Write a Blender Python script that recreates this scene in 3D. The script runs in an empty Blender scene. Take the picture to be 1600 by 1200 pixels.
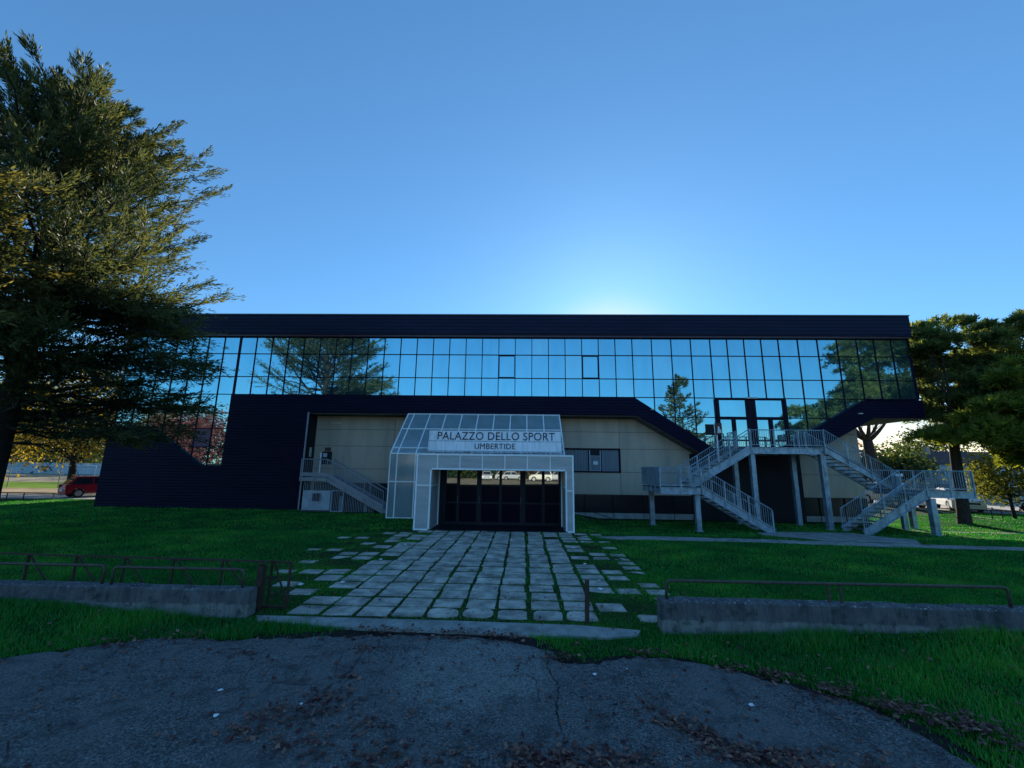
import bpy, bmesh, math, random
import numpy as np
from mathutils import Vector, Matrix

# ------------------------------------------------------------------ camera, sky, sun, exposure
S = bpy.context.scene
R = math.radians
cam = bpy.data.cameras.new("camera"); cam_o = bpy.data.objects.new("camera", cam)
S.collection.objects.link(cam_o); S.camera = cam_o
cam.sensor_width = 36.0; cam.lens = 36.0 * 650.0 / 1600.0
cam.clip_start = 0.05; cam.clip_end = 5000
_D = Vector((18 / 650, 1, -128 / 650)).normalized()
_V = Vector((42, 650, 3300)).normalized()
_X = _D.cross(_V).normalized(); _V = _X.cross(_D).normalized()
right = Vector((_X[0], _D[0], _V[0])); fwd = Vector((_X[1], _D[1], _V[1])); up = Vector((_X[2], _D[2], _V[2]))
cam_o.matrix_world = Matrix(((right.x, up.x, -fwd.x, 0), (right.y, up.y, -fwd.y, 0), (right.z, up.z, -fwd.z, 2.4), (0, 0, 0, 1)))

SUN_EL, SUN_AZ = R(18.4), R(11.8)          # azimuth measured from +Y towards +X
world = bpy.data.worlds.new("World"); S.world = world; world.use_nodes = True
wn = world.node_tree.nodes; wl = world.node_tree.links
sky = wn.new("ShaderNodeTexSky"); sky.sky_type = 'NISHITA'; sky.sun_disc = False
sky.sun_elevation = SUN_EL; sky.sun_rotation = SUN_AZ
sky.air_density = 1.0; sky.dust_density = 0.20; sky.ozone_density = 2.5; sky.altitude = 200
bg = wn["Background"]; bg.inputs[1].default_value = 0.10
gm = wn.new("ShaderNodeGamma"); gm.inputs[1].default_value = 0.75
tn = wn.new("ShaderNodeMix"); tn.data_type = 'RGBA'; tn.blend_type = 'MULTIPLY'; tn.inputs[0].default_value = 1.0
tn.inputs[7].default_value = (0.53, 0.99, 1.37, 1)
wl.new(sky.outputs[0], gm.inputs[0]); wl.new(gm.outputs[0], tn.inputs[6]); bw = wn.new("ShaderNodeRGBToBW"); wl.new(gm.outputs[0], bw.inputs[0])
mr = wn.new("ShaderNodeMapRange"); mr.interpolation_type = 'SMOOTHSTEP'; mr.inputs[1].default_value = 3.5; mr.inputs[2].default_value = 5.2
wl.new(bw.outputs[0], mr.inputs[0])
wm = wn.new("ShaderNodeMix"); wm.data_type = 'RGBA'; wm.blend_type = 'MULTIPLY'; wm.inputs[0].default_value = 1.0; wm.inputs[7].default_value = (1.22, 1.08, 1.0, 1)
wl.new(gm.outputs[0], wm.inputs[6])
mx = wn.new("ShaderNodeMix"); mx.data_type = 'RGBA'; wl.new(mr.outputs[0], mx.inputs[0]); wl.new(tn.outputs[2], mx.inputs[6]); wl.new(wm.outputs[2], mx.inputs[7])
# sky opposite the sun brightened and tinted bluer, added fill for the shaded front
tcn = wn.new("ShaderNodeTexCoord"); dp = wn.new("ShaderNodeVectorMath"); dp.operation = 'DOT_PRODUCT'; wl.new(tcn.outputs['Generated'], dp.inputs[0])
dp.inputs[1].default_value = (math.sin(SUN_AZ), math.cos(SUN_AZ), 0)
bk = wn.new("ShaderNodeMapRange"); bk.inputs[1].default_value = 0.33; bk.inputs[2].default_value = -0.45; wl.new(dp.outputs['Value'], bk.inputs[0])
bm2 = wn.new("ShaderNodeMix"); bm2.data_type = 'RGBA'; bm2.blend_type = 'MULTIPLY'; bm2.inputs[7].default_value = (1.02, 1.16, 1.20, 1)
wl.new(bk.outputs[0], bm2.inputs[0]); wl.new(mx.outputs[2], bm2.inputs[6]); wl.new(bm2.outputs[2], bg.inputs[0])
sl = bpy.data.lights.new("sun", 'SUN'); sl.energy = 5.0; sl.angle = R(0.53); sl.color = (1.0, 0.92, 0.79)
so = bpy.data.objects.new("sun", sl); S.collection.objects.link(so)
sdir = Vector((math.sin(SUN_AZ) * math.cos(SUN_EL), math.cos(SUN_AZ) * math.cos(SUN_EL), math.sin(SUN_EL)))
so.rotation_euler = sdir.to_track_quat('Z', 'Y').to_euler()
S.view_settings.view_transform = 'Standard'; S.view_settings.look = 'None'
S.view_settings.exposure = 1.1; S.view_settings.gamma = 1.0
S.cycles.max_bounces = 8; S.cycles.transparent_max_bounces = 12

# ------------------------------------------------------------------ helpers
rng = np.random.default_rng(7); random.seed(7)
COL = S.collection

def ss(a, b, x):
    t = np.clip((np.asarray(x, float) - a) / (b - a), 0, 1); return t * t * (3 - 2 * t)

def hgt(x, y):
    """height of the lawn: it dips a little towards the right half of the hall"""
    d = ss(15.4, 18.3, y) * ss(2.2, 4.2, x) * (1 - ss(20.5, 26, x))
    bank = ss(6.05, 6.9, y) * (1 - ss(7.3, 7.7, y)); bank = bank * (0.20 * ss(4.7, 8.6, -np.asarray(x, float)) + 0.13 * ss(2.4, 7.2, x))
    return bank - 0.22 * d - 0.06 * ss(18.3, 20.5, y) * ss(2.2, 4.2, x) * (1 - ss(20.5, 26, x))

class MB:
    def __init__(self): self.v = []; self.f = []
    def quad(self, a, b, c, d):
        n = len(self.v); self.v += [tuple(a), tuple(b), tuple(c), tuple(d)]; self.f.append((n, n + 1, n + 2, n + 3)); return self
    def poly(self, pts):
        n = len(self.v); self.v += [tuple(p) for p in pts]; self.f.append(tuple(range(n, n + len(pts)))); return self
    def box(self, x0, x1, y0, y1, z0, z1):
        n = len(self.v)
        self.v += [(x0, y0, z0), (x1, y0, z0), (x1, y1, z0), (x0, y1, z0), (x0, y0, z1), (x1, y0, z1), (x1, y1, z1), (x0, y1, z1)]
        self.f += [tuple(n + i for i in q) for q in ((0, 3, 2, 1), (4, 5, 6, 7), (0, 1, 5, 4), (1, 2, 6, 5), (2, 3, 7, 6), (3, 0, 4, 7))]
        return self
    def prism(self, pts, y0, y1):
        """polygon in X,Z extruded along Y"""
        n = len(self.v); k = len(pts)
        self.v += [(x, y0, z) for x, z in pts] + [(x, y1, z) for x, z in pts]
        self.f.append(tuple(range(n, n + k))); self.f.append(tuple(range(n + 2 * k - 1, n + k - 1, -1)))
        for i in range(k):
            j = (i + 1) % k; self.f.append((n + i, n + k + i, n + k + j, n + j))
        return self
    def bar(self, a, b, w, h, up=(0, 0, 1)):
        """rectangular bar from a to b; h along 'up', w across"""
        a = Vector(a); b = Vector(b); d = (b - a).normalized(); u = Vector(up)
        s = d.cross(u)
        if s.length < 1e-4: s = d.cross(Vector((0, 1, 0)))
        s.normalize(); u = s.cross(d).normalized()
        n = len(self.v)
        for p in (a, b):
            for sx, sz in ((-1, -1), (1, -1), (1, 1), (-1, 1)):
                self.v.append(tuple(p + s * (sx * w / 2) + u * (sz * h / 2)))
        self.f += [tuple(n + i for i in q) for q in ((0, 1, 2, 3), (7, 6, 5, 4), (0, 4, 5, 1), (1, 5, 6, 2), (2, 6, 7, 3), (3, 7, 4, 0))]
        return self
    def tube(self, pts, rad, k=8, cap=True):
        pts = [Vector(p) for p in pts]; m = len(pts)
        rads = rad if isinstance(rad, (list, tuple)) else [rad] * m
        n0 = len(self.v); prev = None
        for i, p in enumerate(pts):
            t = (pts[min(i + 1, m - 1)] - pts[max(i - 1, 0)]).normalized()
            if prev is None:
                s = t.cross(Vector((0, 0, 1)))
                if s.length < 1e-3: s = t.cross(Vector((1, 0, 0)))
            else:
                s = prev - t * prev.dot(t)
            s.normalize(); prev = s; u = t.cross(s)
            for j in range(k):
                a = 2 * math.pi * j / k
                self.v.append(tuple(p + (s * math.cos(a) + u * math.sin(a)) * rads[i]))
        for i in range(m - 1):
            for j in range(k):
                a = n0 + i * k + j; b = n0 + i * k + (j + 1) % k
                self.f.append((a, b, b + k, a + k))
        if cap:
            self.f.append(tuple(n0 + j for j in range(k - 1, -1, -1)))
            self.f.append(tuple(n0 + (m - 1) * k + j for j in range(k)))
        return self
    def build(self, name, mat, parent=None, smooth=False, bevel=0):
        me = bpy.data.meshes.new(name); me.from_pydata(self.v, [], self.f)
        bm = bmesh.new(); bm.from_mesh(me)
        if bevel:
            bmesh.ops.bevel(bm, geom=[e for e in bm.edges], offset=bevel, segments=2, affect='EDGES', clamp_overlap=True)
        bmesh.ops.recalc_face_normals(bm, faces=bm.faces); bm.to_mesh(me); bm.free()
        if smooth:
            me.polygons.foreach_set("use_smooth", [True] * len(me.polygons))
        me.materials.append(mat); return link(name, me, parent)

def link(name, me, parent=None):
    o = bpy.data.objects.new(name, me); COL.objects.link(o)
    if parent is not None:
        o.parent = parent
        if parent.parent is None: o.matrix_parent_inverse = parent.matrix_basis.inverted()
    return o

def thing(name, label, cat, loc=(0, 0, 0), group=None):
    o = bpy.data.objects.new(name, None); COL.objects.link(o); o.location = loc
    o.empty_display_size = 0.3; o["label"] = label; o["category"] = cat
    if group: o["group"] = group
    return o

def tag(o, label, cat, group=None, kind=None):
    if label: o["label"] = label
    if cat: o["category"] = cat
    if group: o["group"] = group
    if kind: o["kind"] = kind
    return o

def struct(o): o["kind"] = "structure"; return o

def np_mesh(name, V, F, mat, tint=None, parent=None, smooth=False):
    me = bpy.data.meshes.new(name); k = F.shape[1]
    me.vertices.add(len(V)); me.vertices.foreach_set("co", V.astype(np.float32).ravel())
    me.loops.add(F.size); me.loops.foreach_set("vertex_index", F.astype(np.int32).ravel())
    me.polygons.add(len(F)); me.polygons.foreach_set("loop_start", np.arange(0, F.size, k, dtype=np.int32))
    me.polygons.foreach_set("loop_total", np.full(len(F), k, np.int32))
    if smooth: me.polygons.foreach_set("use_smooth", [True] * len(F))
    me.update(calc_edges=True)
    if tint is not None:
        at = me.attributes.new("tint", 'FLOAT', 'POINT'); at.data.foreach_set("value", tint.astype(np.float32))
    me.materials.append(mat); return link(name, me, parent)

# ------------------------------------------------------------------ materials
def _nt(name):
    m = bpy.data.materials.new(name); m.use_nodes = True
    return m, m.node_tree.nodes, m.node_tree.links, m.node_tree.nodes["Principled BSDF"]

def ramp(n, l, fac, stops):
    r = n.new("ShaderNodeValToRGB"); l.new(fac, r.inputs[0]); cr = r.color_ramp
    while len(cr.elements) < len(stops): cr.elements.new(0.5)
    for e, (p, c) in zip(cr.elements, stops): e.position = p; e.color = (*c, 1)
    return r.outputs[0]

def coord(n, l, scale=(1, 1, 1)):
    g = n.new("ShaderNodeNewGeometry"); mp = n.new("ShaderNodeMapping"); mp.inputs['Scale'].default_value = scale
    l.new(g.outputs['Position'], mp.inputs[0]); return mp.outputs[0]

def noise(n, l, vec, scale, detail=4, rough=0.6):
    t = n.new("ShaderNodeTexNoise"); t.inputs['Scale'].default_value = scale
    t.inputs['Detail'].default_value = detail; t.inputs['Roughness'].default_value = rough
    l.new(vec, t.inputs['Vector']); return t.outputs[0]

def mixc(n, l, fac, a, b, mode='MIX'):
    m = n.new("ShaderNodeMix"); m.data_type = 'RGBA'; m.blend_type = mode
    for s, v in ((m.inputs[0], fac), (m.inputs[6], a), (m.inputs[7], b)):
        if hasattr(v, 'is_output'): l.new(v, s)
        elif isinstance(v, tuple): s.default_value = (*v, 1)
        else: s.default_value = v
    return m.outputs[2]

def bump(n, l, p, h, strength, dist):
    b = n.new("ShaderNodeBump"); b.inputs['Strength'].default_value = strength; b.inputs['Distance'].default_value = dist
    l.new(h, b.inputs['Height']); l.new(b.outputs[0], p.inputs['Normal'])

def mat(name, c1, c2=None, scale=3.0, rough=0.6, metal=0.0, spec=0.4, stretch=(1, 1, 1), bmp=0.0, bscale=40, dirt=None):
    m, n, l, p = _nt(name)
    c2 = c2 or tuple(x * 0.75 for x in c1)
    v = coord(n, l, stretch)
    col = ramp(n, l, noise(n, l, v, scale), [(0.3, c2), (0.7, c1)])
    if dirt:
        f = ramp(n, l, noise(n, l, coord(n, l, dirt[2]), dirt[1], 6, 0.7), [(0.45, (0, 0, 0)), (0.75, (1, 1, 1))])
        col = mixc(n, l, f, col, dirt[0])
    l.new(col, p.inputs['Base Color'])
    p.inputs['Roughness'].default_value = rough; p.inputs['Metallic'].default_value = metal
    p.inputs['Specular IOR Level'].default_value = spec
    if bmp: bump(n, l, p, noise(n, l, coord(n, l), bscale, 6, 0.7), bmp, 0.02)
    return m

def ribbed(name, c1, c2, period, rough=0.55):
    m, n, l, p = _nt(name)
    g = n.new("ShaderNodeNewGeometry"); sx = n.new("ShaderNodeSeparateXYZ"); l.new(g.outputs['Position'], sx.inputs[0])
    d = n.new("ShaderNodeMath"); d.operation = 'DIVIDE'; l.new(sx.outputs[2], d.inputs[0]); d.inputs[1].default_value = period
    fr = n.new("ShaderNodeMath"); fr.operation = 'FRACT'; l.new(d.outputs[0], fr.inputs[0])
    h = ramp(n, l, fr.outputs[0], [(0.0, (0, 0, 0)), (0.18, (1, 1, 1)), (0.82, (1, 1, 1)), (1.0, (0, 0, 0))])
    col = ramp(n, l, noise(n, l, coord(n, l, (0.4, 1, 2.5)), 1.2, 5, 0.65), [(0.3, c2), (0.7, c1)])
    l.new(col, p.inputs['Base Color']); p.inputs['Roughness'].default_value = rough
    p.inputs['Specular IOR Level'].default_value = 0.10
    bump(n, l, p, h, 0.7, 0.03); return m

def mirror(name, tint, rough=0.015, metal=0.92, streak=0.0):
    m, n, l, p = _nt(name)
    base = tint
    nz = noise(n, l, coord(n, l, (1.2, 1, 0.35)), 1.6, 5, 0.6)
    l.new(ramp(n, l, nz, [(0.25, tuple(x * 0.86 for x in tint)), (0.75, tint)]), p.inputs['Base Color'])
    p.inputs['Metallic'].default_value = metal; p.inputs['Roughness'].default_value = rough
    b = n.new("ShaderNodeBump"); b.inputs['Strength'].default_value = 0.02; b.inputs['Distance'].default_value = 0.02
    l.new(noise(n, l, coord(n, l), 0.9, 1, 0.4), b.inputs['Height']); l.new(b.outputs[0], p.inputs['Normal'])
    return m

def foliage(name, dark, light, trans=0.35, light_t=None):
    m = bpy.data.materials.new(name); m.use_nodes = True; n = m.node_tree.nodes; l = m.node_tree.links
    n.remove(n["Principled BSDF"]); out = n["Material Output"]
    a = n.new("ShaderNodeAttribute"); a.attribute_name = "tint"
    col = ramp(n, l, a.outputs['Fac'], [(0.0, dark), (1.0, light)])
    d = n.new("ShaderNodeBsdfDiffuse"); t = n.new("ShaderNodeBsdfTranslucent"); g = n.new("ShaderNodeBsdfGlossy")
    g.inputs['Roughness'].default_value = 0.45; g.inputs['Color'].default_value = (0.6, 0.6, 0.55, 1)
    l.new(col, d.inputs['Color'])
    tc = mixc(n, l, 1.0, col, light_t or (1.5, 1.35, 0.7), 'MULTIPLY'); l.new(tc, t.inputs['Color'])
    m1 = n.new("ShaderNodeMixShader"); m1.inputs[0].default_value = trans
    l.new(d.outputs[0], m1.inputs[1]); l.new(t.outputs[0], m1.inputs[2])
    m2 = n.new("ShaderNodeMixShader"); m2.inputs[0].default_value = 0.03
    l.new(m1.outputs[0], m2.inputs[1]); l.new(g.outputs[0], m2.inputs[2]); l.new(m2.outputs[0], out.inputs[0])
    return m

def glassy(name, col, alpha, rough=0.15, spec=0.5, scale=(1, 1, 0.25)):
    """translucent sheet: coloured body partly see-through"""
    m, n, l, p = _nt(name)
    c = ramp(n, l, noise(n, l, coord(n, l, scale), 2.0, 6, 0.65), [(0.3, tuple(x * 0.72 for x in col)), (0.7, col)])
    l.new(c, p.inputs['Base Color']); p.inputs['Alpha'].default_value = alpha
    p.inputs['Roughness'].default_value = rough; p.inputs['Specular IOR Level'].default_value = spec
    return m

M = {}
M['navy'] = ribbed("navy_ribbed_cladding", (0.010, 0.008, 0.028), (0.006, 0.005, 0.018), 0.155)
M['fascia'] = ribbed("fascia_ribbed_cladding", (0.017, 0.022, 0.050), (0.012, 0.016, 0.036), 0.20)
M['trim'] = mat("plum_trim", (0.07, 0.035, 0.06), rough=0.4)
M['mull'] = mat("dark_mullion", (0.014, 0.006, 0.020), rough=0.6, spec=0.15)
M['flash'] = mat("roof_flashing", (0.16, 0.17, 0.18), rough=0.4)
M['roof'] = mat("roof_sheet", (0.12, 0.12, 0.13), rough=0.7)
M['mirror'] = mirror("mirror_glass", (0.25, 0.50, 0.56))
M['mirrorb'] = mirror("aged_mirror_glass", (0.30, 0.52, 0.56), 0.035)
M['mirror2'] = mirror("door_mirror_glass", (0.34, 0.39, 0.40))
M['glassdark'] = mat("dark_glass", (0.004, 0.005, 0.014), rough=0.25, spec=0.06)
M['pane_blind'] = mat("pane_with_blind", (0.09, 0.12, 0.18), (0.07, 0.095, 0.15), stretch=(8, 1, 0.5), rough=0.1, spec=0.6)
M['beige'] = mat("beige_render_panel", (0.56, 0.45, 0.34), (0.50, 0.40, 0.30), scale=1.0, rough=0.85, spec=0.2, stretch=(1.5, 1, 0.35), bmp=0.25, bscale=60, dirt=((0.36, 0.31, 0.25), 0.9, (1.5, 1, 0.3)))
M['joint'] = mat("dark_joint", (0.09, 0.085, 0.07), rough=0.9)
M['plinth'] = mat("concrete_plinth", (0.42, 0.42, 0.40), (0.30, 0.30, 0.28), scale=2.5, rough=0.85, dirt=((0.15, 0.16, 0.13), 2.5, (1, 1, 0.4)))
M['black'] = mat("black_panel", (0.012, 0.012, 0.018), rough=0.55, spec=0.25)
M['blackband'] = mat("dark_basement_glass", (0.012, 0.013, 0.022), rough=0.25, spec=0.35, stretch=(5, 1, 0.6))
M['white'] = mat("white_painted_steel", (0.95, 0.95, 0.94), (0.90, 0.90, 0.90), scale=4, rough=0.4, dirt=((0.7, 0.7, 0.68), 3.5, (2, 2, 0.5)))
M['poly'] = glassy("portal_panel_sheet", (0.50, 0.51, 0.51), 0.97, 0.28, 0.5, (0.5, 1, 3))
M['polyg'] = glassy("canopy_glass_sheet", (0.34, 0.44, 0.46), 0.66, 0.06, 0.9)
M['signw'] = mat("sign_board_white", (0.90, 0.90, 0.90), (0.82, 0.83, 0.84), scale=1.5, rough=0.42, stretch=(5, 1, 0.6), dirt=((0.55, 0.55, 0.55), 2.2, (6, 1, 0.5)))
M['letter'] = mat("letter_black", (0.030, 0.012, 0.022), rough=0.4)
M['galv'] = mat("galvanised_steel", (0.42, 0.52, 0.60), (0.28, 0.37, 0.45), scale=5, rough=0.42, metal=0.5, spec=0.5, dirt=((0.12, 0.13, 0.13), 4, (1, 1, 0.4)))
M['grat'] = mat("steel_tread", (0.10, 0.11, 0.12), rough=0.55, metal=0.3)
M['conc'] = mat("weathered_concrete", (0.20, 0.19, 0.18), (0.085, 0.08, 0.085), scale=2.2, rough=0.9, spec=0.2, bmp=0.9, bscale=30, dirt=((0.040, 0.045, 0.05), 3.2, (1.6, 1, 0.35)))
def wall_mat():
    m, n, l, p = _nt("weathered_concrete_wall")
    g = n.new("ShaderNodeNewGeometry"); sp = n.new("ShaderNodeSeparateXYZ"); l.new(g.outputs['Position'], sp.inputs[0]); sn = n.new("ShaderNodeSeparateXYZ"); l.new(g.outputs['Normal'], sn.inputs[0])
    v = coord(n, l)
    base = ramp(n, l, noise(n, l, coord(n, l, (2, 1, 0.5)), 3.0, 8, 0.75), [(0.3, (0.055, 0.055, 0.065)), (0.7, (0.19, 0.185, 0.18))])
    zz = n.new("ShaderNodeMath"); zz.operation = 'MULTIPLY_ADD'; l.new(noise(n, l, v, 2.5, 5), zz.inputs[0]); zz.inputs[1].default_value = 0.16; l.new(sp.outputs[2], zz.inputs[2])
    low = ramp(n, l, zz.outputs[0], [(0.255, (1, 1, 1)), (0.285, (0, 0, 0))])
    lowc = ramp(n, l, noise(n, l, coord(n, l, (5, 1, 0.6)), 2.6, 8, 0.7), [(0.3, (0.12, 0.12, 0.115)), (0.7, (0.30, 0.29, 0.265))])
    c = mixc(n, l, low, base, lowc)
    moss = ramp(n, l, noise(n, l, v, 5.0, 6, 0.7), [(0.52, (0, 0, 0)), (0.66, (0.8, 0.8, 0.8))]); c = mixc(n, l, moss, c, (0.03, 0.04, 0.03))
    lich = ramp(n, l, noise(n, l, v, 26, 4, 0.6), [(0.60, (0, 0, 0)), (0.66, (1, 1, 1))]); topm = ramp(n, l, sn.outputs[2], [(0.35, (0.10, 0.10, 0.10)), (0.8, (1, 1, 1))])
    c = mixc(n, l, mixc(n, l, 1.0, lich, topm, 'MULTIPLY'), c, (0.50, 0.50, 0.47))
    l.new(c, p.inputs['Base Color']); p.inputs['Roughness'].default_value = 0.95; p.inputs['Specular IOR Level'].default_value = 0.15
    bump(n, l, p, noise(n, l, v, 24, 8, 0.75), 1.0, 0.02); return m
M['wallc'] = wall_mat()
M['stairc'] = mat("stair_concrete", (0.32, 0.32, 0.33), (0.25, 0.25, 0.26), scale=3, rough=0.8)
M['stairrail'] = mat("stair_rail_paint", (0.30, 0.31, 0.34), (0.24, 0.25, 0.28), rough=0.5)
M['cab'] = mat("pale_blue_cabinet", (0.40, 0.46, 0.52), (0.31, 0.36, 0.42), scale=3, rough=0.5, dirt=((0.2, 0.2, 0.2), 3, (1, 1, 0.5)))
M['rust'] = mat("rusty_brown_steel", (0.085, 0.045, 0.028), (0.04, 0.026, 0.02), scale=14, rough=0.7, metal=0.2, bmp=0.3, bscale=80)
M['railp'] = mat("dull_brown_pipe", (0.12, 0.09, 0.065), (0.06, 0.045, 0.035), scale=18, rough=0.55, metal=0.25)
M['slats'] = mat("soffit_slats", (0.17, 0.16, 0.14), (0.05, 0.05, 0.045), scale=1.6, stretch=(9, 0.2, 0.2), rough=0.8)
M['paper'] = mat("white_paper", (0.85, 0.86, 0.88), rough=0.8)
M['poster'] = mat("brown_poster", (0.10, 0.04, 0.03), rough=0.5)
M['lamp'] = mat("lamp_plastic", (0.62, 0.61, 0.55), rough=0.4)
M['blind'] = mat("grey_vertical_blind", (0.24, 0.27, 0.29), (0.14, 0.16, 0.18), scale=2.2, stretch=(4, 0.1, 0.1), rough=0.7)
M['bark'] = mat("dark_bark", (0.030, 0.024, 0.020), (0.012, 0.010, 0.009), scale=6, stretch=(3, 3, 0.6), rough=0.95, bmp=0.8, bscale=14)
M['barkp'] = mat("pine_bark", (0.065, 0.045, 0.034), (0.022, 0.017, 0.015), scale=5, stretch=(3, 3, 0.7), rough=0.95, bmp=0.8, bscale=12)
M['twig'] = mat("twig", (0.05, 0.04, 0.032), rough=0.95)
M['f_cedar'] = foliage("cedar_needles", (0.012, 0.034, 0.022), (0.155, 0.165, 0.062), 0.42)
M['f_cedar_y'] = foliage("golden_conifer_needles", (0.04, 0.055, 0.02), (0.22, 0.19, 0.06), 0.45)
M['f_pine'] = foliage("stone_pine_needles", (0.022, 0.050, 0.020), (0.24, 0.29, 0.085), 0.55)
M['f_piney'] = foliage("backlit_pine_needles", (0.045, 0.080, 0.014), (0.34, 0.37, 0.06), 0.6)
M['f_yellow'] = foliage("autumn_yellow_leaves", (0.08, 0.07, 0.010), (0.36, 0.27, 0.04), 0.55)
M['f_lime'] = foliage("lime_autumn_leaves", (0.035, 0.05, 0.010), (0.20, 0.21, 0.040), 0.55)
M['f_red'] = foliage("plum_red_leaves", (0.10, 0.018, 0.018), (0.36, 0.07, 0.05), 0.3, (1.2, 0.7, 0.7))
M['f_brown'] = foliage("brown_autumn_leaves", (0.10, 0.05, 0.025), (0.36, 0.20, 0.09), 0.35)
M['f_green'] = foliage("dull_green_leaves", (0.02, 0.04, 0.012), (0.09, 0.12, 0.03), 0.4)
def grass_mat():
    m = foliage("grass_blades", (0.008, 0.180, 0.026), (0.110, 0.43, 0.040), 0.3, (1.2, 1.3, 0.5))
    cr = next(q for q in m.node_tree.nodes if q.type == 'VALTORGB').color_ramp; cr.elements[1].position = 0.88
    e = cr.elements.new(0.93); e.color = (0.34, 0.25, 0.09, 1); e = cr.elements.new(0.5); e.color = (0.044, 0.28, 0.034, 1); return m
M['grass'] = grass_mat()
M['leaf'] = foliage("fallen_leaves", (0.060, 0.014, 0.020), (0.48, 0.25, 0.17), 0.1)

def asphalt_mat():
    m, n, l, p = _nt("asphalt_worn")
    v = coord(n, l)
    fine = noise(n, l, v, 48, 5, 0.85); big = noise(n, l, v, 0.7, 6, 0.65); mid = noise(n, l, v, 3.2, 6, 0.7)
    c = ramp(n, l, fine, [(0.37, (0.010, 0.010, 0.012)), (0.50, (0.105, 0.10, 0.10)), (0.62, (0.38, 0.37, 0.35))])
    c = mixc(n, l, ramp(n, l, big, [(0.38, (0, 0, 0)), (0.62, (0.55, 0.55, 0.55))]), c, (0.19, 0.18, 0.17))
    c = mixc(n, l, ramp(n, l, mid, [(0.50, (0, 0, 0)), (0.70, (0.8, 0.8, 0.8))]), c, (0.045, 0.038, 0.040))
    pd = n.new("ShaderNodeVectorMath"); pd.operation = 'DISTANCE'; l.new(mixc(n, l, 1.0, v, (0.0, 0.0, 0.0), 'ADD'), pd.inputs[0]); pd.inputs[1].default_value = (-0.55, 5.55, 0.0)
    pa = n.new("ShaderNodeMath"); pa.operation = 'MULTIPLY_ADD'; l.new(noise(n, l, v, 1.8, 6, 0.7), pa.inputs[0]); pa.inputs[1].default_value = -1.4; l.new(pd.outputs['Value'], pa.inputs[2])
    worn = ramp(n, l, pa.outputs[0], [(0.0, (0.75, 0.75, 0.75)), (0.35, (0, 0, 0))])
    c = mixc(n, l, worn, c, ramp(n, l, fine, [(0.37, (0.05, 0.05, 0.05)), (0.48, (0.21, 0.21, 0.20)), (0.64, (0.48, 0.47, 0.44))]))
    # fine cracks
    vo = n.new("ShaderNodeTexVoronoi"); vo.feature = 'DISTANCE_TO_EDGE'; vo.inputs['Scale'].default_value = 1.15
    wv = mixc(n, l, 0.22, v, n.new("ShaderNodeTexNoise").outputs[1], 'ADD'); l.new(wv, vo.inputs['Vector'])
    ck = ramp(n, l, vo.outputs['Distance'], [(0.0, (1, 1, 1)), (0.012, (0, 0, 0))])
    gate = ramp(n, l, noise(n, l, v, 0.45, 2), [(0.48, (0, 0, 0)), (0.6, (0.8, 0.8, 0.8))])
    ckm = mixc(n, l, 1.0, ck, gate, 'MULTIPLY')
    c = mixc(n, l, ckm, c, (0.012, 0.012, 0.014))
    l.new(c, p.inputs['Base Color']); p.inputs['Roughness'].default_value = 0.85; p.inputs['Specular IOR Level'].default_value = 0.25
    bump(n, l, p, fine, 1.0, 0.02); return m
M['asphalt'] = asphalt_mat()
M['ground'] = mat("lawn_soil", (0.012, 0.060, 0.014), (0.008, 0.032, 0.010), scale=1.6, rough=1.0, spec=0.05, bmp=0.6, bscale=25)
M['dirt'] = mat("dark_leafy_dirt", (0.050, 0.036, 0.032), (0.018, 0.014, 0.016), scale=7, rough=1.0, spec=0.05, bmp=1.0, bscale=35)
M['slab'] = mat("path_slab_stone", (0.70, 0.62, 0.52), (0.27, 0.24, 0.21), scale=2.6, rough=0.9, spec=0.2, bmp=0.7, bscale=45, dirt=((0.08, 0.08, 0.065), 1.9, (1, 1, 1)))
M['kerb'] = mat("kerb_concrete", (0.40, 0.39, 0.36), (0.24, 0.235, 0.22), scale=4, rough=0.9, spec=0.2, bmp=0.6, bscale=50, dirt=((0.08, 0.085, 0.07), 1.6, (1, 1, 1)))
M['moss'] = mat("mossy_joint_soil", (0.020, 0.050, 0.010), (0.045, 0.032, 0.026), scale=2.2, rough=1.0, spec=0.05, bmp=0.8, bscale=40)
M['road'] = mat("pale_road", (0.32, 0.30, 0.28), (0.24, 0.23, 0.21), scale=1.5, rough=0.95, spec=0.2)
M['tan'] = mat("dry_earth", (0.46, 0.37, 0.25), (0.24, 0.18, 0.11), scale=0.9, rough=1.0, spec=0.1, dirt=((0.10, 0.10, 0.04), 0.5, (1, 1, 1)))
M['field'] = mat("sunlit_field_grass", (0.16, 0.26, 0.03), (0.10, 0.17, 0.02), scale=0.8, rough=1.0, spec=0.05)
M['hill'] = mat("hill_woodland", (0.030, 0.050, 0.045), (0.018, 0.032, 0.030), scale=0.05, rough=1.0, spec=0.0)
M['hwall'] = mat("house_render_pale", (0.55, 0.58, 0.55), (0.46, 0.49, 0.47), scale=0.8, rough=0.9)
M['hwall2'] = mat("house_render_ochre", (0.45, 0.34, 0.24), (0.36, 0.27, 0.19), scale=0.8, rough=0.9)
M['tile'] = mat("clay_roof_tiles", (0.10, 0.05, 0.04), (0.06, 0.035, 0.03), scale=6, rough=0.9)
M['net'] = mat("net_posts_white", (0.78, 0.78, 0.76), rough=0.5)
M['wire'] = mat("fence_steel", (0.18, 0.18, 0.17), rough=0.6)
M['bluewall'] = mat("pale_blue_wall", (0.42, 0.50, 0.55), (0.33, 0.40, 0.44), scale=0.6, rough=0.9)
def paint(name, c, rough=0.25):
    m = mat(name, c, tuple(x * 0.93 for x in c), scale=1.0, rough=rough, spec=0.5); return m
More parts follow.
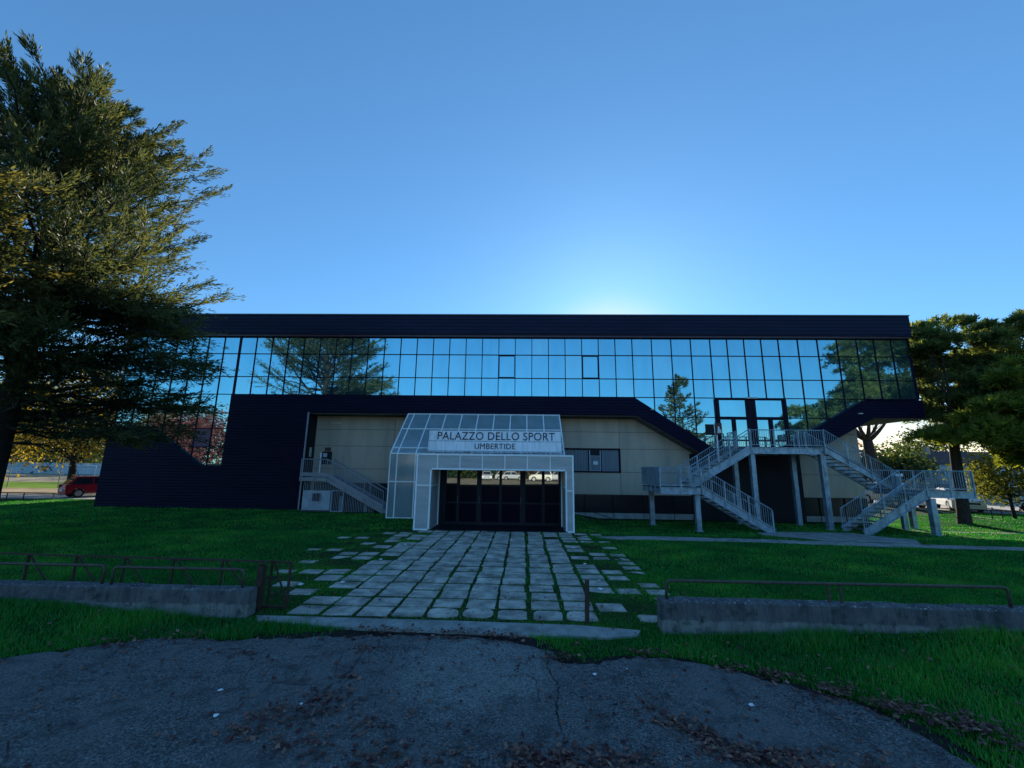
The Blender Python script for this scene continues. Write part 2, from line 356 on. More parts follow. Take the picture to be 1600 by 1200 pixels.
M['p_red'] = paint("red_car_paint", (0.33, 0.015, 0.025)); M['p_white'] = paint("white_car_paint", (0.78, 0.78, 0.77))
M['p_grey'] = paint("grey_car_paint", (0.16, 0.17, 0.19)); M['p_blue'] = paint("dark_blue_car_paint", (0.03, 0.05, 0.09))
M['p_silver'] = paint("silver_car_paint", (0.45, 0.46, 0.47)); M['p_cream'] = paint("cream_car_paint", (0.70, 0.66, 0.55))
M['tyre'] = mat("tyre_rubber", (0.015, 0.015, 0.016), rough=0.85); M['rim'] = mat("wheel_rim", (0.45, 0.45, 0.46), rough=0.35, metal=0.7)
M['cglass'] = mat("car_glass", (0.02, 0.025, 0.03), rough=0.06, spec=0.8); M['hl'] = mat("headlight_lens", (0.75, 0.77, 0.8), rough=0.1, spec=0.7)
M['tl'] = mat("taillight_lens", (0.35, 0.01, 0.01), rough=0.2); M['plate'] = mat("number_plate_white", (0.75, 0.75, 0.72), rough=0.5)

# ------------------------------------------------------------------ polygons used by ground sheets and by the grass
ASPH = [(-14, 2.6), (-9, 4.5), (-6.39, 5.47), (-5.87, 5.74), (-5.33, 6.05), (-5.08, 6.17), (-4.27, 6.17), (-3.5, 6.22), (-2.87, 6.34), (-2.36, 6.40), (-1.05, 6.47), (-0.14, 6.33), (0.37, 6.01),
        (0.58, 5.70), (0.87, 5.78), (1.51, 5.96), (2.13, 5.87), (2.63, 5.61), (3.01, 5.37), (3.33, 5.13), (3.57, 4.84), (3.69, 4.5), (3.74, 4.2), (3.75, 3.2), (4.4, 1.6), (8, -1), (14, -6), (-14, -6)]
DIRT = [(-3.9, 6.30), (-2.5, 6.62), (-1.07, 6.58), (0.04, 6.54), (0.30, 6.35), (0.5, 6.08), (0.7, 5.9), (1.3, 5.98), (2.0, 5.96), (2.6, 5.70), (3.1, 5.40), (3.5, 5.08), (3.85, 4.6), (3.9, 4.0), (3.4, 4.9), (2.2, 5.6), (0.8, 5.55), (-1, 6.1), (-3.4, 6.1)]
KERB = [(-4.2, 7.04), (-2.57, 7.03), (-1.15, 7.01), (0.81, 6.95), (1.75, 6.80), (1.66, 6.62), (1.21, 6.50), (0.04, 6.52), (-1.07, 6.57), (-2.4, 6.62), (-3.2, 6.70), (-4.05, 6.82)]
STRIP = [(2.5, 15.35), (4.4, 15.72), (9.2, 15.35), (13.34, 14.9), (20, 14.5), (27, 14.2), (27, 13.6), (19, 13.85), (11.7, 14.3), (8.06, 14.72), (4.95, 14.82), (3.06, 14.8)]
APRON = [(9.7, 18.4), (10.6, 18.9), (14.0, 18.9), (14.35, 17.6), (14.1, 16.2), (13.2, 14.92), (10.3, 15.28), (9.4, 16.4)]

def inpoly(px, py, poly):
    c = np.zeros(px.shape, bool); k = len(poly)
    for i in range(k):
        x0, y0 = poly[i]; x1, y1 = poly[(i + 1) % k]
        cond = ((y0 > py) != (y1 > py))
        c ^= cond & (px < (x1 - x0) * (py - y0) / ((y1 - y0) if y1 != y0 else 1e-9) + x0)
    return c

def draped(name, poly, dz, m, step=0.5, wob=0.0, edge=0.0):
    """ground sheet that follows the lawn height; its outline is roughened"""
    pts = []
    for i in range(len(poly)):
        a = Vector(poly[i]).to_3d(); b = Vector(poly[(i + 1) % len(poly)]).to_3d()
        k = max(1, int((b - a).length / 0.12)) if edge else 1
        for j in range(k):
            p = a.lerp(b, j / k)
            if edge:
                p = p + Vector((random.gauss(0, edge), random.gauss(0, edge), 0))
            pts.append(p)
    bm = bmesh.new(); bm.faces.new([bm.verts.new(p) for p in pts])
    xs = [p.x for p in pts]; ys = [p.y for p in pts]
    for ax, lo, hi in ((0, min(xs), max(xs)), (1, min(ys), max(ys))):
        c = lo + step
        while c < hi:
            co = (c, 0, 0) if ax == 0 else (0, c, 0); no = (1, 0, 0) if ax == 0 else (0, 1, 0)
            bmesh.ops.bisect_plane(bm, geom=bm.verts[:] + bm.edges[:] + bm.faces[:], plane_co=co, plane_no=no); c += step
    for v in bm.verts:
        v.co.z = float(hgt(v.co.x, v.co.y)) + dz + (wob * math.sin(v.co.x * 2.1) * math.sin(v.co.y * 1.7 + v.co.x) if wob else 0)
    bmesh.ops.recalc_face_normals(bm, faces=bm.faces)
    for f in bm.faces:
        if f.normal.z < 0: f.normal_flip()
    me = bpy.data.meshes.new(name); bm.to_mesh(me); bm.free(); me.materials.append(m)
    return struct(link(name, me))

# ------------------------------------------------------------------ ground
def ground():
    gx = np.unique(np.concatenate([np.array([-3000, -1200, -500, -200, -110, -70, -50]), np.arange(-40, 50.1, 0.8), np.array([60, 80, 120, 220, 500, 1200, 3000])]))
    gy = np.unique(np.concatenate([np.array([-3000, -1000, -400, -150, -80, -50, -35]), np.arange(-25, 35.1, 0.8), np.arange(5.9, 7.9, 0.14), np.array([45, 60, 90, 150, 260, 500, 1200, 3000])]))
    X, Y = np.meshgrid(gx, gy); Z = hgt(X, Y); V = np.stack([X, Y, Z], -1).reshape(-1, 3)
    nx = len(gx); ny = len(gy); i, j = np.meshgrid(np.arange(nx - 1), np.arange(ny - 1)); a = (j * nx + i).ravel()
    F = np.stack([a, a + 1, a + 1 + nx, a + nx], 1)
    struct(np_mesh("ground", V, F, M['ground'], smooth=True))
ground()
draped("asphalt_road", ASPH, 0.012, M['asphalt'], 0.6, 0.006, 0.030)
draped("dirt_margin", DIRT, 0.007, M['dirt'], 0.6, 0.0, 0.03)
draped("path_strip", STRIP, 0.010, M['kerb'], 0.6, 0.0, 0.015)
draped("stair_apron", APRON, 0.014, M['kerb'], 0.6, 0.0, 0.012)
def kerb():
    m = MB(); k = len(KERB); top = [(x, y, 0.035) for x, y in KERB]; m.poly(top[::-1])
    for i in range(k):
        a = KERB[i]; b = KERB[(i + 1) % k]; m.quad((*a, 0.035), (*b, 0.035), (*b, -0.1), (*a, -0.1))
    struct(m.build("threshold_kerb", M['kerb'], bevel=0.012))
kerb()
draped("path_bed", [(-5.8, 7.06), (2.3, 6.97), (2.6, 11), (2.3, 16.2), (-5.4, 16.3), (-5.9, 12)], 0.004, M['moss'], 1.0, 0.0, 0.05)
SLABS = []
def slab_path():
    m = MB(); rs = random.Random(3)
    for k in range(-11, 5):
        for r in range(18):
            x0 = 0.11 + 0.567 * k + 0.045; y0 = 7.20 + 0.497 * r
            edge = max(0, -k - 7) + max(0, k - 1)
            if rs.random() < 0.17 * edge + (0.22 if k < -6 else 0.06 if k < -5 else 0): continue
            gap = 0.085 if k in (0, 1, -1) else 0.055
            sh = 0.035 * edge
            w = 0.567 - gap - rs.random() * 0.018 - sh; d = 0.497 - 0.062 - rs.random() * 0.025 - sh
            cx = x0 + w / 2 + rs.gauss(0, 0.012); cy = y0 + d / 2 + rs.gauss(0, 0.012)
            if cy > 16.05: continue
            rot = rs.gauss(0, 0.018); z = 0.017 + rs.gauss(0, 0.004) - 0.004 * edge; tx = rs.gauss(0, 0.010); ty = rs.gauss(0, 0.010)
            rad = (0.15 if r == 0 and k > -4 else 0.03) * (0.6 + 0.8 * rs.random())
            pts = []
            for qx, qy, a0 in ((1, 1, 0), (-1, 1, 90), (-1, -1, 180), (1, -1, 270)):
                rr = min(rad * (0.5 + rs.random()), 0.45 * d)
                for s in range(4):
                    a = R(a0 + s * 30)
                    pts.append((qx * (w / 2 - rr) + rr * math.cos(a) + rs.gauss(0, 0.006), qy * (d / 2 - rr) + rr * math.sin(a) + rs.gauss(0, 0.006)))
            top = []; bot = []
            for u, v in pts:
                X = cx + u * math.cos(rot) - v * math.sin(rot); Y = cy + u * math.sin(rot) + v * math.cos(rot)
                top.append((X, Y, z + tx * u + ty * v)); bot.append((cx + (X - cx) * 1.02, cy + (Y - cy) * 1.02, -0.02))
            m.poly(top); n = len(top)
            for i in range(n): m.quad(bot[i], bot[(i + 1) % n], top[(i + 1) % n], top[i])
            SLABS.append((cx, cy, w, d, edge))
    struct(m.build("stone_path", M['slab']))
slab_path()
# far ground sheets: lit car park on the right, lane and pitch on the left, earth and street behind the camera
draped("car_park", [(24.6, 23.2), (70, 24), (120, 50), (90, 60), (30, 44), (25.6, 31)], 0.012, M['road'], 8)
draped("verge_path", [(17.5, 20.2), (24.2, 19.2), (24.2, 19.5), (17.5, 20.45)], 0.012, M['kerb'], 2)
draped("lane", [(-60, 24.6), (-23.4, 26.5), (-23.4, 28.9), (-60, 30.2)], 0.012, M['road'], 8)
draped("earth_bank", [(-80, 30.6), (-23, 29.2), (-22, 35.5), (-90, 37.5)], 0.008, M['tan'], 8)
draped("pitch_grass", [(-120, 37), (-22, 35.4), (-20, 45), (-130, 47)], 0.009, M['field'], 8)
draped("pitch_earth", [(-160, 47), (-20, 45), (-10, 80), (-200, 95)], 0.008, M['tan'], 12)
draped("street_earth", [(-80, -10), (60, -10), (90, -46), (-110, -46)], 0.006, M['tan'], 12)
draped("street", [(-90, -25), (80, -25), (80, -31.5), (-90, -31.5)], 0.014, M['tan'], 12)
def hills():
    xs = np.linspace(-900, 1100, 70); V = []; F = []
    for i, x in enumerate(xs):
        top = 22 + 16 * math.sin(x * 0.006 + 1.2) + 9 * math.sin(x * 0.017) + 5 * math.sin(x * 0.05)
        V += [(x, 480 + 30 * math.sin(x * 0.01), -2), (x, 560, max(8, top) * 0.7), (x, 640, max(10, top)), (x, 800, -2)]
        if i:
            b = 4 * i; F += [(b - 4 + k, b + k, b + k + 1, b - 3 + k) for k in range(3)]
    struct(np_mesh("hills", np.array(V), np.array(F), M['hill'], smooth=True))
hills()

def cracks():
    rs = random.Random(5); m = MB()
    def crack(pts, w):
        P = []
        for i in range(len(pts) - 1):
            for j in range(8):
                t = j / 8; P.append((pts[i][0] + (pts[i + 1][0] - pts[i][0]) * t + rs.gauss(0, 0.014), pts[i][1] + (pts[i + 1][1] - pts[i][1]) * t + rs.gauss(0, 0.010)))
        P.append(pts[-1])
        for a, c in zip(P, P[1:]):
            d = math.hypot(c[0] - a[0], c[1] - a[1]) or 1; nx, ny = -(c[1] - a[1]) / d, (c[0] - a[0]) / d; w0 = 0.55 * w * (0.3 + rs.random())
            m.quad((a[0] - nx * w0, a[1] - ny * w0, 0.0225), (c[0] - nx * w0, c[1] - ny * w0, 0.0225), (c[0] + nx * w0, c[1] + ny * w0, 0.0225), (a[0] + nx * w0, a[1] + ny * w0, 0.0225))
    crack([(0.30, 6.1), (0.32, 5.52), (0.41, 5.1), (0.34, 4.73), (0.37, 4.24)], 0.011); crack([(-0.2, 5.9), (-0.02, 5.7), (-0.08, 5.5), (0.16, 5.3), (0.19, 4.84)], 0.006); crack([(-0.6, 5.75), (0.0, 5.68), (0.32, 5.55)], 0.005)
    crack([(0.41, 5.1), (0.75, 4.9), (1.1, 4.95)], 0.005); crack([(-2.05, 6.1), (-2.0, 5.3), (-2.2, 4.7)], 0.008); crack([(1.2, 5.9), (1.5, 5.2), (1.45, 4.6), (1.8, 4.1)], 0.006)
    struct(m.build("asphalt_cracks", M['dirt']))
cracks()

# ------------------------------------------------------------------ sports hall
YF = 22.3
hall = thing("sports_hall", "long dark navy sports hall with a band of mirror glass above an overhang", "sports hall", (0, YF, 0))
XL, XR = -22.7, 20.93
M_FASCIA = MB().box(XL, XR, 22.12, 22.5, 9.55, 10.68).build("fascia", M['fascia'], hall)
MB().box(XL - 0.02, XR + 0.03, 22.08, 22.55, 10.68, 10.73).build("roof_flashing", M['flash'], hall)
MB().box(XL, XR, 22.2, 22.5, 9.43, 9.548).build("head_trim", M['trim'], hall)
b = MB(); b.box(XL, XR - 0.01, 22.5, 46, 10.2, 10.5); b.build("roof", M['roof'], hall)
b = MB()
b.box(XR - 0.25, XR, 22.45, 46, 5.18, 10.68); b.box(XL, XL + 0.25, 22.45, 46, 0, 10.68); b.box(XL + 0.25, XR - 0.25, 45.75, 46, 5.18, 10.2)
b.box(XL + 0.25, 18.05, 45.8, 46, -0.3, 5.18)
b.build("side_wall", M['navy'], hall)
MB().box(XL + 0.25, XR - 0.25, 23.35, 45.75, 5.2, 5.35).build("overhang_floor", M['black'], hall)

ROWS = [9.42, 8.44, 7.12, 6.11, 5.06, 4.2, 3.2, 2.2]
MX = [-22.6, -21.68, -20.76, -19.84, -18.92, -18.0, -17.08, -16.16, -15.22]
x = -15.22
while x < 5.5: x += 0.92; MX.append(round(x, 3))
MX[-1] = 5.96
MX += [7.03, 8.1, 9.17, 10.23, 11.15, 12.07, 13.0, 13.93, 14.98, 16.03, 17.08, 18.13, 19.05, 19.97, 20.88]
def low_z(xa, xb):
    """lowest glass row needed for a bay"""
    if xb <= -16.1: return 7
    if xb <= 5.97: return 3
    if xb <= 7.1: return 4
    if xb <= 8.2: return 5
    if xb <= 10.3: return 6
    if xb <= 14.0: return 3
    if xb <= 16.1: return 6
    if xb <= 17.2: return 5
    if xb <= 18.2: return 4
    return 3
def clip_above(P, a, b):
    """keep the part of an X,Z polygon above the line a-b"""
    def d(p): return p[2] - (a[1] + (b[1] - a[1]) * (p[0] - a[0]) / (b[0] - a[0]))
    out = []
    for i in range(len(P)):
        p, q = P[i], P[(i + 1) % len(P)]; dp, dq = d(p), d(q)
        if dp >= 0: out.append(p)
        if dp * dq < 0: t = dp / (dp - dq); out.append(tuple(p[k] + (q[k] - p[k]) * t for k in range(3)))
    return out
def diag_z(x):
    if 5.93 < x < 10.3: return 6.0 - (x - 5.93) * 0.6636
    if 13.9 < x < 17.9: return 3.12 + (x - 12.9) * 0.56
    return -9
glass = MB(); aged = []; frame = MB(); blind = MB(); sash = MB()
rg = random.Random(11)
for i in range(len(MX) - 1):
    xa, xb = MX[i], MX[i + 1]; lo = low_z(xa, xb)
    for r in range(lo):
        z1, z0 = ROWS[r], ROWS[r + 1]
        tx, tz = rg.gauss(0, 0.0017), rg.gauss(0, 0.0017); cx = (xa + xb) / 2; cz = (z0 + z1) / 2
        q = [(px, YF + 0.09 + tx * (px - cx) + tz * (pz - cz), pz) for px, pz in ((xa, z0), (xb, z0), (xb, z1), (xa, z1))]
        if abs(xa + 18.0) < 0.1 and r == 5: blind.quad(*q); continue
        pz_ = [(p[0], p[1], p[2]) for p in q]
        if xa > 5.9 and xb < 10.4: pz_ = clip_above(pz_, (5.93, 5.93), (10.3, 3.03))
        if xa > 13.9 and xb < 18.2: pz_ = clip_above(pz_, (12.9, 3.06), (17.9, 5.86))
        if len(pz_) > 2: (aged.append(pz_) if rg.random() < 0.13 else glass.poly(pz_))
for r in range(8):
    z = ROWS[r]
    def hbar(x0, x1, z=z): frame.box(x0, x1, YF + 0.056, YF + 0.076, z - 0.021, z + 0.021)
    if r <= 3: hbar(XL + 0.02, XR - 0.04)
    else: hbar(XL + 0.02, -16.1)
    if r == 4: hbar(7.35, 10.2); hbar(13.95, 16.35)
    if r == 5: hbar(8.65, 10.2); hbar(13.95, 14.8)
for i, xx in enumerate(MX):
    lo = 3
    if xx <= -16.1: lo = 7
    elif 7 < xx < 7.1: lo = 4
    elif 8 < xx < 8.2: lo = 5
    elif 9 < xx < 9.3: lo = 6
    elif 14.5 < xx < 16.1: lo = 6
    elif 17 < xx < 17.2: lo = 5
    elif 18 < xx < 18.2: lo = 4
    w = 0.055 if abs(xx + 16.16) < 0.02 or xx > 20.8 else 0.019
    frame.box(xx - w, xx + w, YF + 0.05, YF + 0.08, max(ROWS[lo], diag_z(xx)), ROWS[0])
cw = glass.build("curtain_wall", M['mirror'], hall)
frame.build("mullion_grid", M['mull'], cw); [MB().poly(q).build("aged_pane", M['mirrorb'], cw) for q in aged]
o = blind.build("blinded_pane", M['pane_blind'], hall); o["label"] = "dull grey pane among the mirror panes"
for xx in (MX[MX.index(-1.42)] if -1.42 in MX else -1.42, 3.18):
    k = min(range(len(MX)), key=lambda q: abs(MX[q] - xx)); xa, xb = MX[k], MX[k + 1]
    s = MB(); z0, z1 = ROWS[2], ROWS[1]; a, c = xa + 0.03, xb - 0.03
    s.box(a, a + 0.022, YF - 0.01, YF + 0.085, z0 + 0.032, z1 - 0.032); s.box(c - 0.022, c, YF - 0.01, YF + 0.085, z0 + 0.032, z1 - 0.032)
    s.box(a + 0.022, c - 0.022, YF - 0.01, YF + 0.085, z0 + 0.032, z0 + 0.055); s.box(a + 0.022, c - 0.022, YF - 0.01, YF + 0.085, z1 - 0.055, z1 - 0.032)
    s.build("opening_sash", M['mull'], hall)

YW = 23.2
# navy cladding pieces
P1 = [(-16.15, 0.0), (-11.72, 0.0), (-11.72, 5.12), (6.03, 5.10), (9.25, 3.18), (10.3, 3.18), (5.93, 6.08), (-16.15, 6.10)]
P2 = [(XL, 0.0), (-16.152, 0.0), (-16.152, 2.2), (-17.35, 2.22), (-20.1, 4.07), (-20.5, 4.3), (XL, 4.3)]
P3 = [(20.95, 5.12), (20.95, 6.04), (17.9, 6.0), (12.9, 3.2), (14.6, 3.2), (15.0, 3.3), (18.35, 5.1)]
MB().prism(P1, 22.2, YW).build("cladding", M['navy'], hall)
MB().prism(P2, 22.2, YW).build("cladding", M['navy'], hall)
MB().prism(P3, 22.2, YW).build("cladding", M['navy'], hall)
# slatted soffits
sf = MB()
sf.box(-11.7, 6.03, 22.26, YW - 0.02, 5.06, 5.098)
sf.bar((6.05, 22.72, 5.062), (9.2, 22.72, 3.185), 0.9, 0.03, (0.5, 0, 0.86)); sf.box(18.4, 20.9, 22.3, 45.5, 5.06, 5.116)
sf.build("soffit", M['slats'], hall)
# beige wall panels with open joints over a dark backing
MB().box(-11.7, 18.05, YW + 0.03, YW + 0.16, -0.32, 5.05).build("wall_backing", M['joint'], hall)
wall = MB(); JX = [-11.7, -7.22, -2.9, 1.2, 5.26, 9.45, 13.8, 18.1]; JZ = [0.94, 2.13, 3.37, 4.29, 5.04]
for i in range(len(JX) - 1):
    for k in range(len(JZ) - 1):
        if i in (3,) and k == 1: continue
        g = 0.010
        wall.box(JX[i] + g, JX[i + 1] - g, YW, YW + 0.05, JZ[k] + g, JZ[k + 1] - g)
wall.build("wall_panels", M['beige'], hall)
MB().box(18.06, 18.1, YW + 0.05, 45.8, -0.3, 5.05).build("end_wall", M['beige'], hall)
MB().box(1.9, 18.09, YW - 0.03, YW + 0.02, 0.02, 0.925).build("basement_glazing", M['blackband'], hall)
MB().box(1.9, 18.08, YW - 0.06, YW + 0.02, -0.36, 0.0).build("plinth", M['plinth'], hall)
for xx in (3.3, 4.8, 6.4, 8.0, 9.3, 15.6, 16.9): MB().box(xx - 0.012, xx + 0.012, YW - 0.085, YW - 0.035, -0.36, 0.95).build("basement_post", M['black'], hall)
# ribbon window
win = MB(); win.box(1.25, 5.21, YW + 0.0, YW + 0.02, 2.16, 3.33)
wb = win.build("ribbon_window", M['blind'], hall)
fr = MB()
fr.box(1.2, 5.28, YW - 0.05, YW + 0.06, 3.31, 3.40); fr.box(1.2, 5.28, YW - 0.05, YW + 0.06, 2.10, 2.17); fr.box(5.18, 5.28, YW - 0.05, YW + 0.06, 2.17, 3.31)
for xx in (3.55, 4.24): fr.box(xx - 0.025, xx + 0.025, YW - 0.04, YW + 0.02, 2.17, 3.31)
fr.build("window_frame", M['mull'], wb)
sl_ = MB(); xx = 1.4
while xx < 5.1:
    if not 3.5 < xx < 4.3: sl_.box(xx, xx + 0.008, YW - 0.012, YW - 0.002, 2.17, 3.31)
    xx += 0.17
sl_.build("blind_slats", M['mull'], wb)
sw = MB(); sw.box(3.58, 3.63, YW - 0.06, YW - 0.005, 2.18, 3.30); sw.box(4.16, 4.21, YW - 0.06, YW - 0.005, 2.18, 3.30); sw.box(3.63, 4.16, YW - 0.06, YW - 0.005, 2.96, 3.0)
sw.box(3.63, 4.16, YW - 0.06, YW - 0.005, 2.18, 2.21)
sw.build("window_sash", M['cab'], hall)
MB().box(3.63, 4.16, YW - 0.03, YW - 0.004, 3.0, 3.30).build("window_pane", M['black'], hall)
o = MB().box(3.8, 4.05, YW - 0.035, YW - 0.02, 2.52, 2.70).build("paper_notice", M['paper'], hall)
# left recess jamb, side door
MB().box(-11.74, -11.66, 22.17, 22.21, 0.0, 5.12).build("jamb_trim", M['stairrail'], hall)
d = MB().box(-11.705, -11.66, 22.35, 23.15, 1.72, 4.9).build("side_door", M['black'], hall)
MB().box(-11.665, -11.63, 22.62, 22.82, 2.75, 3.25).build("door_pane", M['lamp'], d)
MB().box(-10.85, -10.25, YW - 0.09, YW - 0.002, 4.60, 4.67).build("wall_lamp", M['lamp'], hall)
for xx in (6.83, 17.6):
    MB().box(xx - 0.09, xx + 0.09, 22.08, 22.2, 5.04 + (0.36 if xx < 10 else 0.24), 5.09 + (0.36 if xx < 10 else 0.24)).build("bulkhead_lamp", M['lamp'], hall)
# dark doors under the stair platform
b = MB(); b.box(9.0, 14.82, YW - 0.10, YW + 0.0, -0.3, 3.16); b.build("basement_doors", M['black'], hall)
# upper double doors
for x0, x1, nm in ((10.23, 12.0, 0), (12.14, 13.93, 1)):
    f = MB(); ya, yb = YF - 0.05, YF + 0.08; zb, zt = 3.42, 6.07
    f.box(x0, x0 + 0.17, ya, yb, zb, zt); f.box(x1 - 0.17, x1, ya, yb, zb, zt)
    f.box(x0 + 0.17, x1 - 0.17, ya, yb, zt - 0.07, zt); f.box(x0 + 0.17, x1 - 0.17, ya, yb, 4.95, 5.10)
    xm = (x0 + x1) / 2
    f.box(xm - 0.085, xm + 0.085, ya, yb, zb, 4.95); f.box(x0 + 0.17, xm - 0.085, ya, yb, zb, zb + 0.12); f.box(xm + 0.085, x1 - 0.17, ya, yb, zb, zb + 0.12)
    f.box(x0 + 0.17, xm - 0.085, ya, yb, 3.82, 3.90); f.box(xm + 0.085, x1 - 0.17, ya, yb, 3.82, 3.90)
    fo = f.build("double_door", M['mull'], hall)
    g = MB(); g.quad((x0 + .1, YF + .03, zb), (x1 - .1, YF + .03, zb), (x1 - .1, YF + .03, 5.0), (x0 + .1, YF + .03, 5.0)); g.quad((x0 + .1, YF + .035, 5.02), (xm, YF + .03, 5.02), (xm, YF + .03, zt - .03), (x0 + .1, YF + .035, zt - .03))
    g.quad((xm, YF + .03, 5.02), (x1 - .1, YF + .034, 5.02), (x1 - .1, YF + .034, zt - .03), (xm, YF + .03, zt - .03))
    g.build("door_glass", M['mirror'], fo)
MB().box(12.0, 12.14, YF - 0.03, YF + 0.08, 3.42, 6.07).build("door_pillar", M['mull'], hall)
MB().box(11.8, 12.35, 22.1, 22.24, 6.06, 6.13).build("emergency_lamp", M['lamp'], hall)

# ------------------------------------------------------------------ entrance porch
porch = thing("entrance_porch", "white framed glass entrance porch with sloping roof and square portal", "entrance porch", (-1.1, 16.15, 0))
PX0, PX1 = -4.1, 1.9; OX0, OX1 = -3.5, 1.58; PY = 16.15; PT, OT = 2.82, 2.22; YE = 19.5; YD = 17.7
pf = MB(); t = 0.03
def vb(x, z0, z1, y=PY, w=t): pf.box(x - w, x + w, y - 0.035, y + 0.03, z0, z1)
def hb(x0, x1, z, y=PY, w=t): pf.box(x0, x1, y - 0.033, y + 0.028, z - w, z + w)
vb(PX0 + t, 0, PT); vb(PX1 - t, 0, PT); hb(PX0 + 2 * t, PX1 - 2 * t, PT - t)
vb(OX0 - t, 0.06, OT); vb(OX1 + t, 0.06, OT); hb(OX0, OX1, OT + t)
hb(PX0 + 2 * t, OX0 - 2 * t, 0.03); hb(OX1 + 2 * t, PX1 - 2 * t, 0.03); hb(PX0 + 2 * t, OX0 - 2 * t, 1.63, w=0.024); hb(OX1 + 2 * t, PX1 - 2 * t, 1.50, w=0.024)
for xx in (-3.29, -2.43, -1.57, -0.71, 0.15, 1.01): vb(xx, OT + 2 * t, PT - 2 * t, w=0.02)
# reveal edges and side rails
for xs in (OX0, OX1):
    s = 0.012 if xs < 0 else -0.012
    pf.box(xs - 0.025 + s, xs + 0.025 + s, YD - 0.1, YD - 0.05, 0, OT); pf.box(xs - 0.012 + s, xs + 0.012 + s, PY + 0.03, YD - 0.1, 1.6, 1.64)
pf.box(PX0, PX0 + 0.06, PY + 0.03, YE - 0.04, PT - 0.06, PT); pf.box(PX1 - 0.06, PX1, PY + 0.03, YE - 0.04, PT - 0.06, PT)
pf.build("portal_frame", M['white'], porch)
pp = MB()
pp.box(PX0 + 0.02, OX0 - 0.02, PY, PY + 0.02, 0.03, PT - 0.03); pp.box(OX1 + 0.02, PX1 - 0.02, PY, PY + 0.02, 0.03, PT - 0.03)
pp.box(OX0 - 0.02, OX1 + 0.02, PY, PY + 0.02, OT + 0.03, PT - 0.03)
pp.box(PX0 + 0.01, PX0 + 0.03, PY + 0.03, YE - 0.06, 0.02, PT - 0.06); pp.box(PX1 - 0.03, PX1 - 0.01, PY + 0.03, YE - 0.06, 0.02, PT - 0.06)
pp.box(OX0 - 0.02, OX0, PY + 0.04, YD, 0.0, OT); pp.box(OX1, OX1 + 0.02, PY + 0.04, YD, 0.0, OT)
pp.build("portal_panels", M['poly'], porch)
b = MB(); b.box(PX0 + 0.04, PX1 - 0.04, PY + 0.04, YE - 0.06, PT - 0.05, PT - 0.02); b.box(OX0, OX1, PY + 0.05, YD, OT + 0.02, OT + 0.05); b.build("portal_roof", M['cab'], porch)
struct_floor = MB().box(OX0 + 0.01, OX1 - 0.01, PY + 0.1, 19.4, -0.05, 0.02).build("entrance_floor", M['black'], porch)
# glazed hall front (eave wall) and sloping roof
GX0, GX1 = -6.2, 1.88; YR = 22.12; ZE, ZR = 2.9, 5.08
bays = [GX0, GX0 + 0.33] + [GX0 + 0.33 + (GX1 - GX0 - 0.33) * i / 9 for i in range(1, 10)]
gf = MB(); t = 0.026
for i, xx in enumerate(bays):
    if xx < PX0 + 0.3 or i in (len(bays) - 1,): gf.box(xx - t, xx + t, YE - 0.03, YE + 0.03, 0.0 if xx < PX0 else 0, ZE)
    gf.bar((xx, YE, ZE + 0.01), (xx, YR, ZR), 0.055, 0.05)
gf.box(GX0 + 0.026, GX1 - 0.026, YE - 0.036, YE + 0.036, ZE - 0.026, ZE + 0.03); gf.box(GX0 + 0.03, PX0 - 0.0, YE - 0.024, YE + 0.024, 1.60, 1.65); gf.box(GX0 + 0.03, PX0, YE - 0.024, YE + 0.024, 0.0, 0.05)
for f_ in (0.12, 0.58, 0.985):
    yy = YE + (YR - YE) * f_; zz = ZE + (ZR - ZE) * f_
    gf.bar((GX0 + 0.03, yy, zz + 0.012), (GX1 - 0.03, yy, zz + 0.012), 0.05, 0.05, (0, -0.63, 0.77))
gf.bar((GX0, YR, 0), (GX0, YR, ZR), 0.05, 0.05); gf.bar((GX1, YR, 0), (GX1, YR, ZR), 0.05, 0.05)
gf.build("canopy_frame", M['white'], porch)
gg = MB()
gg.box(GX0 + 0.02, PX0 + 0.0, YE - 0.008, YE + 0.004, 0.05, ZE - 0.02)
gg.bar(((GX0 + GX1) / 2, YE + 0.02, ZE), ((GX0 + GX1) / 2, YR, ZR - 0.01), GX1 - GX0 - 0.04, 0.012)
for xs in (GX0 + 0.012, GX1 - 0.012):
    gg.prism([(0, 0)], 0, 0) if False else gg.poly([(xs, YE + 0.03, 0.03), (xs, YR - 0.03, 0.03), (xs, YR - 0.03, ZR - 0.06), (xs, YE + 0.03, ZE - 0.03)])
gg.build("canopy_glass", M['polyg'], porch)
br = MB(); br.bar((-5.6, 20.2, 3.2), (-4.6, 21.6, 1.0), 0.05, 0.05); br.bar((-5.9, 21.9, 4.8), (-4.2, 20.0, 3.0), 0.06, 0.06); br.bar((-3.2, 21.9, 4.7), (-2.0, 20.0, 3.1), 0.05, 0.05)
br.build("inner_brace", M['cab'], porch)
